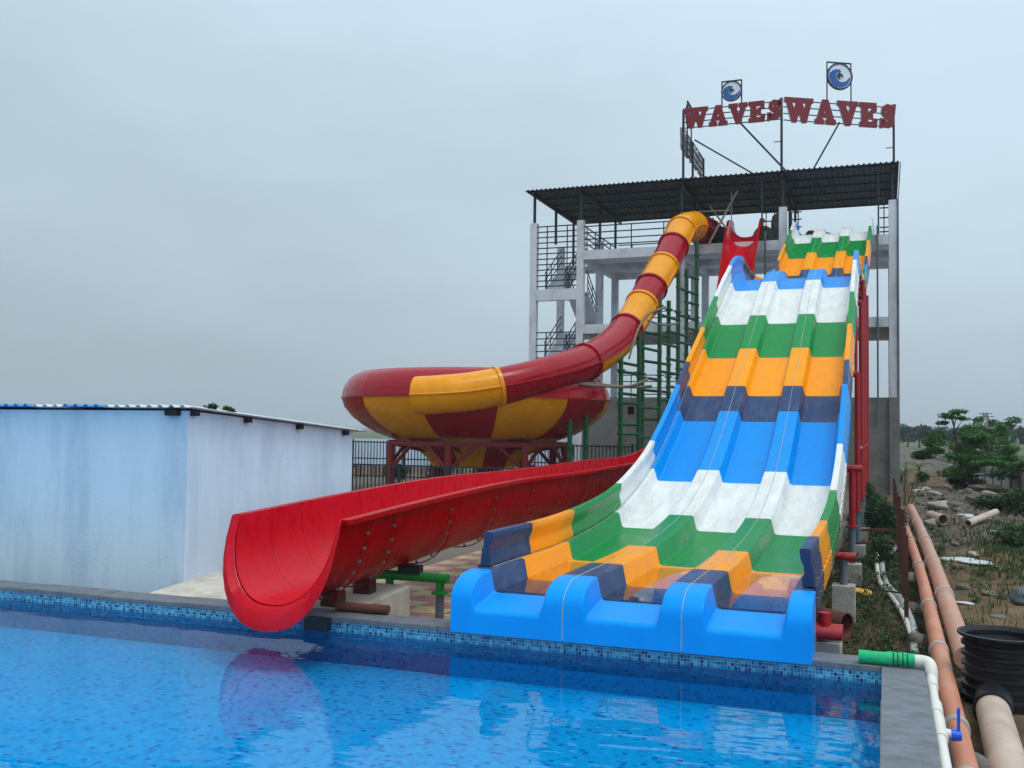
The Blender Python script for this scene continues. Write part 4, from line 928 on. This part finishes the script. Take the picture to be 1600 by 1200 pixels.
for i, v in enumerate(slv.data.vertices):
    v.co += Vector((0, math.sin(v.co.x*90+i)*.003, math.cos(v.co.x*60+i*1.7)*.004))
tag(slv, 'green cloth sleeve tied over the white pipe outlet at the pool corner', 'cloth')
for X in (.07,.10,.135,.165): obj('tie', MB().lathe((0,0,0), [(.052,-.003),(.055,0),(.052,.003)], 14), M['black_steel'], slv)
for ch, X in zip([o for o in COL.objects if o.parent == slv], (.07,.10,.135,.165)):
    ch.location = Vector((X,Yp,.054))-slv.location; ch.rotation_euler = (0,PI/2,0)
# two grey hoses through the weeds
for k, (pts, lab) in enumerate((([(.28,2.2,-.5),(.29,3.2,-.52),(.31,4.8,-.5),(.20,6.6,-.5),(.03,8.0,-.5),(-.02,10.7,-.5),(.15,12.2,-.5),(.22,13,-.5)], 'smooth grey hose snaking through the weeds beside the rusty posts'),
                              ([(.33,1.8,-.52),(.31,3.0,-.53),(.25,4.9,-.51),(.12,6.6,-.52),(-.06,8.1,-.5),(-.11,10.6,-.5),(-.09,13,-.5)], 'dirty pale hose lying along the smooth grey hose'))):
    tag(obj('hose', MB().tube(smooth_path(pts,8), .04 if k == 0 else .034, 12), M['hose'] if k == 0 else M['pvc_white'], smooth=60), lab, 'hose', 'hoses in the weeds')
# rusty fence posts with two wires
rf = thing('rusty_fence', (.24,10,-.6), 'row of dark rusty angle-iron posts between slide and pipes', 'fence')
for i, Y in enumerate((5.0,6.4,7.9,9.4,11.0,12.8,14.6,16.6,18.6,20.8)):
    z0 = gz(.24,Y); h_ = 1.1+random.uniform(-.06,.08); b_ = MB(); x = .235+random.uniform(-.01,.01)
    b_.box((x,Y,z0-.1),(x+.05,Y+.008,z0+h_)); b_.box((x,Y+.008,z0-.1),(x+.008,Y+.05,z0+h_)); obj('post', b_, M['rust'], rf)
for h_ in (.25,): obj('rail', MB().bar((-.5,6.9,-.42),(.24,6.5,-.42),.03,.02), M['rust'], rf)
for Y, z, xa in ((11.3,-.05,-.42),(9.0,-.05,-.42)):
    obj('rail', MB().bar((xa,Y,z),(.1 if Y > 10 else -.2,Y+.1,z+.01),.06,.045), M['rust'], rf)
# brown pipe stub behind the slide lip
mb = MB().tube([(-1.6,3.9,-.26),(-.36,3.2,-.30)], .135, 22, cap=False); o = obj('clay_pipe', mb, M['brown_pipe'], smooth=60, solid=.015, recalc=False); tag(o, 'short brown clay pipe lying under the racing slide, open end outward', 'pipe')
tag(obj('clay_pipe_stub', MB().tube([(-.62,.5,.12),(-.30,.5,.12)], .05, 14), M['red_steel'], smooth=50), 'small red pipe end poking out beside the racing slide lip', 'pipe')
# yellow bag, grey bag, scraps
lump('yellow_bag', gpt(-.36,7.0), (.22,.16,.1), M['yellow_bag'], 'crumpled yellow plastic bag in the weeds behind the slide legs', 'bag', seed=2)
lump('grey_bag', gpt(1.78,7.3), (.2,.35,.12), M['grey_bag'], 'crumpled dark grey plastic sack on the bare earth', 'bag', seed=5)
# stones propping the pipes
SL = ['flat grey stone under the orange pipe near the chamber','rounded grey stone propping the orange pipe','broken grey stone wedged beside the thick pipe','squat grey stone in the gap between pipes','tilted grey stone under the orange pipe']
for i, (X, Y, s) in enumerate(((.60,-.55,.17),(.36,1.9,.13),(.62,1.75,.12),(.37,3.7,.14),(.61,4.0,.13),(.39,5.9,.15),(.62,6.4,.12),(.37,8.2,.16),(.60,9.6,.13),(.38,11.4,.13),(.56,13,.14),(.34,15,.14),(.52,16.5,.15),(.44,17.6,.16))):
    lump('prop_stone', gpt(X,Y,-.03), (s*random.uniform(.9,1.2),s*random.uniform(.9,1.4),s*random.uniform(1.1,1.5)*.8), M['stone'], 'rough grey stone propping up the drain pipes', 'stone', seed=20+i, group='stones under the drain pipes')
# rubble field: countable boulders, then gravel
for i, (px, py, s) in enumerate(((1471,796,.36),(1490,797,.24),(1525,765,.32),(1545,770,.26),(1500,800,.2),(1440,790,.2),(1456,815,.2),(1520,790,.2),(1480,770,.22),(1445,765,.24),(1430,755,.22),(1535,805,.2),(1460,780,.24),(1512,775,.2),(1492,850,.1),(1520,862,.12),(1560,950,.08),(1545,915,.1),(1475,870,.08),(1505,905,.1))):
    p = on(px,py,2,-.5); lump('rubble_stone', gpt(p.x,p.y,-.02), (s*random.uniform(.8,1.2),s*random.uniform(.8,1.2),s*random.uniform(.6,.95)*.75), M['pale_stone' if i%3 == 0 else 'stone'], ('pale' if i%3 == 0 else 'dark')+' loose rubble stone on the bare earth behind the pipes', 'stone', seed=60+i, group='rubble stones')
for i, (px, py, s) in enumerate(((1440,768,.3),(1450,770,.24),(1500,772,.16),(1432,800,.16),(1513,803,.22),(1525,806,.26),(1550,825,.12),(1500,867,.22),(1524,872,.2),(1508,930,.1))):
    p = on(px,py,2,-.5); lump('plastic_scrap', gpt(p.x,p.y,0), (s*1.3,s*.9,s*.18), M['plastic_scrap'], 'flattened pale plastic scrap littering the bare earth', 'litter', seed=90+i, group='plastic litter')
for a, b, r, lab in ((on(1454,806,2,-.42), on(1474,812,2,-.42), .13, 'short tan pipe offcut lying at the edge of the rubble'),(on(1512,818,2,-.5), on(1556,800,2,-.35), .09, 'long tan pipe lying slanted across the grass edge')):
    tag(obj('pipe_offcut', MB().tube([a,b], r, 18, cap=False), M['pvc_beige'], smooth=60, solid=.012, recalc=False), lab, 'pipe', 'pipe offcuts')
gv = MB()
for k in range(5200):
    X = random.uniform(.9,4.5); Y = random.uniform(3,32); s = random.choice((.012,.016,.02,.03,.05))*random.uniform(.7,1.4)*(1+Y/25)
    if random.random() < .3+.7*min(1,abs(Y-22)/10) and Y < 14: continue
    z = gz(X,Y); a = random.uniform(0,6)
    b0 = [(X+s*math.cos(a+t)*random.uniform(.7,1.2),Y+s*math.sin(a+t)*random.uniform(.7,1.2),z-.005) for t in (0,1.6,3.1,4.7)]
    gv.add(b0+[(X+random.uniform(-.3,.3)*s,Y,z+s*.8)], [(0,1,4),(1,2,4),(2,3,4),(3,0,4)])
stuff(obj('gravel', gv, M['stone'], recalc=False), 'loose gravel strewn over the bare earth', 'gravel')
# weeds and grass
def blades(region, n, h, mat, name, lab, wd=.006):
    mb = MB(); c = 0
    while c < n:
        X, Y, dn = region()
        if random.random() > dn: continue
        c += 1; z = gz(X,Y)-.01; a = random.uniform(0,2*PI); hh = h*random.uniform(.4,1.2); lx, ly = math.cos(a)*hh*.45, math.sin(a)*hh*.45; w_ = wd*random.uniform(.7,1.6)*(1+Y/18); ox, oy = -math.sin(a)*w_, math.cos(a)*w_
        mb.add([(X-ox,Y-oy,z),(X+ox,Y+oy,z),(X+lx*.5+ox*.7,Y+ly*.5+oy*.7,z+hh*.65),(X+lx*.5-ox*.7,Y+ly*.5-oy*.7,z+hh*.65),(X+lx,Y+ly,z+hh)], [(0,1,2,3),(3,2,4)])
    return stuff(obj(name, mb, mat, recalc=False), lab, 'grass')
def reg_patch():
    X = random.uniform(1.0,6); Y = random.uniform(4,22); d = math.exp(-((X-3.0)/1.2)**2-((Y-13)/5.5)**2)+.12*max(0,hash_noise(X*.8,Y*.7))
    return X, Y, min(1,d)
def reg_strip():
    X = random.uniform(-1.2,.40); Y = random.uniform(.45,22); d = .75+.4*hash_noise(X*2,Y); return X, Y, max(.08,min(1,d))
blades(reg_patch, 7500, .13, M['grass'], 'grass_patch', 'green grass patch on the earth behind the pipes')
blades(reg_strip, 5000, .11, M['weed'], 'weed_strip', 'tangled weeds along the foot of the racing slide')
wd = MB()
for k in range(190):
    X = random.uniform(-1.0,.36); Y = random.uniform(.6,13); s = random.uniform(.07,.16)
    leaf_cloud(wd, (X,Y,gz(X,Y)+s*.6), (s*1.3,s*1.5,s*.9), 60, .024+.0012*Y)
stuff(obj('ground_cover', wd, M['weed'], recalc=False), 'low leafy ground cover between the slide legs and the hoses', 'weeds')
dr = MB()
for k in range(500):
    X = random.uniform(-.8,.35); Y = random.uniform(.6,9); z = gz(X,Y); a = random.uniform(0,6); l = random.uniform(.1,.35)
    dr.bar((X,Y,z+.02),(X+l*math.cos(a),Y+l*math.sin(a),z+random.uniform(.05,.25)),.004,.004)
stuff(obj('dry_twigs', dr, M['dry'], recalc=False), 'dry twigs and dead stalks among the weeds', 'twigs')
cl_ = MB()
for k in range(150):
    Y = random.uniform(-.5,20); X = random.choice((random.uniform(.55,.62),random.uniform(.84,1.25),random.uniform(.34,.40))) if Y > 2.2 else random.uniform(1.25,1.7); q = random.uniform(.04,.12)
    leaf_cloud(cl_, (X,Y,gz(X,Y)+q*.5), (q*1.2,q*1.6,q*.8), 34, .02+.0011*max(0,Y))
for k in range(110):
    X = random.uniform(1.1,5); Y = random.uniform(3,30); q = random.uniform(.05,.14)
    if hash_noise(X*.9,Y*.5) < .05: continue
    leaf_cloud(cl_, (X,Y,gz(X,Y)+q*.4), (q*1.8,q*2.2,q*.7), 46, .024+.0012*Y)
stuff(obj('creeping_weeds', cl_, M['grass'], recalc=False), 'scattered creeping weeds along the pipes and over the earth', 'weeds')
def bush(X, Y, r, n, mat, lab, leaf=.05, name='shrub', grp=None, zb_=None):
    cl = []; 
    for k in range(9):
        a = random.uniform(0,2*PI); q = random.uniform(.1,.75); cl.append(((r[0]*q*math.cos(a), r[1]*q*math.sin(a), r[2]*random.uniform(.35,1.4)), (r[0]*.45,r[1]*.45,r[2]*.4), n//9))
    return tree(name, (X,Y,gz(X,Y) if zb_ is None else zb_), cl, (0,0,r[2]*1.1), mat, lab, grp, leaf=leaf, r0=.03, cat='shrub')
bush(-.18,14.6,(.62,1.1,.62),2600,M['leaf_d'],'bushy dark green shrub against the rusty posts',.05)
bush(-.28,18.0,(.5,1.2,.7),2000,M['leaf_d'],'taller dark shrub beside the red slide posts and grey wall',.06)
bush(-.05,10.3,(.3,.6,.34),1200,M['weed'],'small green bush below the racing slide by the hoses',.035)
bush(.08,2.6,(.34,.5,.16),1500,M['leaf_d'],'low leafy clump right behind the pool coping',.025)
bush(-.12,1.5,(.3,.4,.12),1000,M['weed'],'patch of small weeds beside the front pedestal',.02)
# right-hand vegetation
def px_base(px, py, z=-.55): p = on(px,py,2,z); return (p.x,p.y,gz(p.x,p.y))
b0 = px_base(1507,762)
rt = random.Random(31); cl = []
for k in range(46):
    z = rt.choice((.55,.8,1.0,1.25,1.5,1.55,1.8,2.0,2.3)); w_ = 2.2*(1-.33*max(0,z-1.3)) ; a_ = rt.uniform(0,2*PI); q = w_*math.sqrt(rt.uniform(.03,1))
    cl.append(((q*math.cos(a_)+.25,q*math.sin(a_)*.8,z+rt.uniform(-.15,.15)),(rt.uniform(.28,.6),.42,rt.uniform(.10,.26)),rt.randint(150,330)))
cl += [((-.55,0,3.1),(.5,.4,.16),300),((-.2,.1,3.28),(.42,.35,.12),230),((-.85,0,2.8),(.32,.3,.1),150),((0,0,2.98),(.3,.3,.1),120)]
tree('umbrella_tree', b0, cl, (-.45,0,3.15), M['leaf'], 'wide green tree with ragged tiers and a lone top tuft', leaf=.085, r0=.06)
b1 = px_base(1553,752); cl = []
for k in range(26):
    z = rt.choice((1.1,1.7,2.3,2.5,2.7,2.9)); a_ = rt.uniform(0,2*PI); q = 1.35*math.sqrt(rt.uniform(.03,1))
    cl.append(((q*math.cos(a_)-.2,q*math.sin(a_)*.8,z+rt.uniform(-.15,.15)),(rt.uniform(.25,.55),.4,rt.uniform(.1,.24)),rt.randint(120,260)))
tree('umbrella_tree', b1, cl, (-.5,0,2.9), M['leaf'], 'slimmer ragged tree with bare leaning trunk beside the panel wall', leaf=.09, r0=.055)
b2 = px_base(1592,772)
tree('umbrella_tree', b2, [((-1.3+.4*k,random.uniform(-.3,.3),1.15+.06*math.sin(k*2)),(.45,.4,.12),260) for k in range(8)], (0,0,1.2), M['leaf'], 'low spreading tree whose single tier hangs over the panel wall', leaf=.08, r0=.045)
for px, py, r, lab in ((1560,800,(.75,.8,.42),'feathery dark shrub where the grass meets the panel wall'),(1592,808,(.7,.8,.5),'big fern-like shrub at the foot of the panel wall'),(1598,850,(.6,.9,.25),'broad low weeds beside the grass patch'),(1508,762,(.9,.7,.3),'dark undergrowth around the layered tree trunk')):
    b = px_base(px,py); bush(b[0],b[1],r,2200,M['leaf_d'] if py < 805 else M['weed'],lab,.06)
def palm(px, py, n, L_, lab):
    b = px_base(px,py); t = thing('young_palm', b, lab, 'palm'); B = Vector(b)
    obj('trunk', MB().tube([B-Vector((0,0,.1)),B+Vector((0,0,.4))], [.09,.06], 8), M['bark'], t)
    for k in range(n):
        a = 2*PI*k/n+.4; mb = MB(); pts = [B+Vector((math.cos(a)*L_*s,math.sin(a)*L_*s,.4+L_*(1.1*s-.95*s*s))) for s in np.linspace(0,1,9)]
        mb.tube(pts,[.014-.0012*i for i in range(9)],4)
        for i in range(1,9):
            d = (pts[i]-pts[i-1]).normalized(); sd_ = d.cross(Vector((0,0,1))).normalized()
            for s_ in (-1,1):
                for h_ in (0,.5):
                    q = pts[i-1].lerp(pts[i],h_); tip = q+sd_*s_*L_*.3*(1-.06*i)+d*.12*L_-Vector((0,0,.1*L_)); mb.add([q,q+d*.03,tip],[(0,1,2)])
        obj('frond', mb, M['palm'], t, recalc=False)
palm(1409,752,9,1.0,'young palm with arching fronds behind the grey tower wall'); palm(1436,742,8,.9,'small yellowing palm on the brown rubble heap')
tw = MB()
for k in range(7):
    a = on(1412+k*2,790,1,22.5); tw.tube([a,a+Vector((random.uniform(-.2,.5),random.uniform(-.5,.5),random.uniform(.6,1.3)))],.014,5)
tag(obj('bare_branches', tw, M['dry']), 'bundle of bare dry branches leaning at the end of the rusty fence', 'branches')
# walls and posts beyond
mb = MB().box((-8,56,-.7),(3.6,56.2,.68)); bw = thing('boundary_wall', (0,56,-.6), 'far pale boundary wall behind the rubble heap', 'wall')
for k in range(8): obj('wall_panel', MB().box((-14+k*2.2,56,-.7),(-14+k*2.2+2.18,56.15,.72)), M['pedestal'], bw)
pw = thing('panel_wall', (5,40,-.6), 'pale precast panel wall running off behind the layered trees', 'wall')
A_, B_ = Vector((3.9,56,0)), Vector((5.6,30,0))
for k in range(12):
    p, q = A_.lerp(B_,k/12), A_.lerp(B_,(k+1)/12-.004); zt_ = .75
    obj('wall_panel', MB().bar((p.x,p.y,.05),(q.x,q.y,.05),.06,1.35), M['pedestal'], pw); obj('post', MB().bar((p.x,p.y,-.7),(p.x,p.y,.9),.14,.14), M['raw_concrete'], pw)
for i, (px, yt, yb, d, lab) in enumerate(((1525,668,702,75,'black capped slim post beyond the layered trees'),(1560,692,716,52,'short pale post before the far field'),(1578,682,712,60,'pale utility post left of the pair by the wall'),(1590,684,716,56,'pale utility post with dark foot by the wall'))):
    p = dep(px,yb,d); q = dep(px,yt,d); o = thing('utility_post', (p.x,p.y,-.6), lab, 'post', 'posts beyond the wall')
    obj('shaft', MB().tube([(p.x,p.y,-.7),(p.x,p.y,q.z)], .09, 8), M['pole_conc'], o); obj('cap', MB().box((p.x-.12,p.y-.05,q.z-.1),(p.x+.12,p.y+.05,q.z)), M['black_steel'], o)
# transmission tower far away
p = on(1540,700,1,300); tt = thing('pylon', (p.x,300,-.6), 'distant lattice transmission tower above the tree line', 'pylon')
zt_ = on(1540,645,1,300).z; h_ = zt_+.6
for sx in (-1,1):
    for sy in (-1,1): obj('leg', MB().bar((p.x+sx*2.2,300+sy*2.2,-.6),(p.x+sx*.35,300+sy*.35,zt_),.28,.28), M['lattice'], tt)
lat = MB(); zz = -.6; lv = 0
while zz < zt_-1:
    s0 = 2.2-1.85*(zz+.6)/h_; z2 = zz+s0*1.3+.8; s1 = 2.2-1.85*min(1,(z2+.6)/h_)
    for sy in (-1,1): lat.bar((p.x-s0,300+sy*s0,zz),(p.x+s1,300+sy*s1,z2),.16,.16); lat.bar((p.x+s0,300+sy*s0,zz),(p.x-s1,300+sy*s1,z2),.16,.16)
    zz = z2
obj('lattice', lat, M['lattice'], tt)
for z_, L_ in ((h_*.7,2.6),(h_*.8,2.2),(h_*.9,1.7)): obj('cross_arm', MB().bar((p.x-L_,300,z_),(p.x+L_,300,z_),.2,.25), M['lattice'], tt)
# far trees, each its own
FT = [(1404,666,700,200),(1418,670,701,170),(1436,668,702,160),(1452,666,703,150),(1468,672,702,190),(1486,668,704,150),(1508,674,704,170),(1526,672,703,190),(1545,672,704,170),(1556,664,704,160),(1574,676,704,190),(1590,672,705,170),(1604,670,705,160),(1622,668,705,170)]
for i, (px, yt, yb, d) in enumerate(FT):
    p = dep(px,yb,d); hgt = max(3,(yb-yt)/F_PX*d*1.02); B = (p.x,p.y,-.6); wq = hgt*random.uniform(.45,.65); cl = []
    for k in range(10):
        a = random.uniform(0,2*PI); q = random.uniform(.1,.8)*wq; cl.append(((q*math.cos(a),q*math.sin(a),hgt*random.uniform(.35,.85)),(wq*.5,wq*.5,hgt*.2),130))
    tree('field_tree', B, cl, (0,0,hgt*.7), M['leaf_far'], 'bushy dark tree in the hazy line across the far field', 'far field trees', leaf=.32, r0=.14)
# left side: black grille fences, shrubs and low kerb behind them
def grille(name, p, q, z0, z1, zr, lab, n):
    f = thing(name, (p[0],p[1],-.4), lab, 'fence', 'black grille fences'); P, Q = Vector(p), Vector(q)
    pk = MB().box((-.014,-.014,z0),(.014,.014,z1)); me = mk_mesh('picket', pk.v, pk.f, M['black_steel'])
    for k in range(n):
        c = P.lerp(Q,k/(n-1)); inst('picket', me, (c.x,c.y,0), f)
    for z in zr: obj('rail', MB().bar((P.x,P.y,z),(Q.x,Q.y,z),.04,.045), M['black_steel'], f)
    for k in range(6):
        c = P.lerp(Q,k/5); obj('post', MB().bar((c.x,c.y,-.5),(c.x,c.y,z1+.05),.07,.07), M['black_steel'], f)
grille('grille_fence', (-15.9,17.3), (-8.2,17.3), -.28,.62,(-.25,.62), 'nearer black picket fence in front of the bowl legs', 64)
grille('grille_fence', (-20,27.2), (-8.5,27.2), -.3,1.15,(-.25,.45,1.1), 'taller black picket fence behind the bowl', 84)
kb = struct(obj('kerb', MB().box((-22,17.5,-.5),(-8,17.7,-.22)), M['whitewash']))
for i in range(6):
    X = -19+i*1.9+random.uniform(-.3,.3); bush(X,25.2+random.uniform(-.8,.8),(.7,.6,.5),1300,M['leaf_d'],'dark garden shrub between the two black picket fences',.06,grp='garden shrubs',zb_=-.36)
gw = thing('garden_wall', (-16,44,-.6), 'pale compound wall far behind the bowl and fence', 'wall')
for k in range(10): obj('wall_panel', MB().box((-34+k*2.6,44,-.7),(-34+k*2.6+2.58,44.2,1.0)), M['whitewash'], gw)
# two plant tufts on the shed roof
for i, (px, py) in enumerate(((328,632),(358,632))):
    p = on(px,py,0,SX-.02); b = (p.x, p.y, roofz(p.y)+.012)
    cl = [((random.uniform(-.06,.06),random.uniform(-.06,.06),.015+.014*k),(.05,.05,.03),70) for k in range(4)]
    tree('roof_plant', b, cl, (.02,0,.07), M['leaf_d'], 'dark leafy tuft on the shed roof edge nearer the corner' if i == 0 else 'dark twiggy tuft on the shed roof edge closer to the bowl', leaf=.02, r0=.006, cat='plant')

# ================================================================== HAZE
hz = MB().box((-1600,-70,-1.8),(1600,3100,22)); hm = bpy.data.materials.new('haze_air'); hm.use_nodes = True; hn = hm.node_tree; hn.nodes.clear()
ho = hn.nodes.new('ShaderNodeOutputMaterial'); pv = hn.nodes.new('ShaderNodeVolumePrincipled'); pv.inputs['Color'].default_value = (.86,.92,1,1); pv.inputs['Density'].default_value = .0006; hn.links.new(pv.outputs[0], ho.inputs['Volume'])
stuff(obj('haze', hz, hm), 'pale blue-grey haze filling the air over the far field', 'haze')
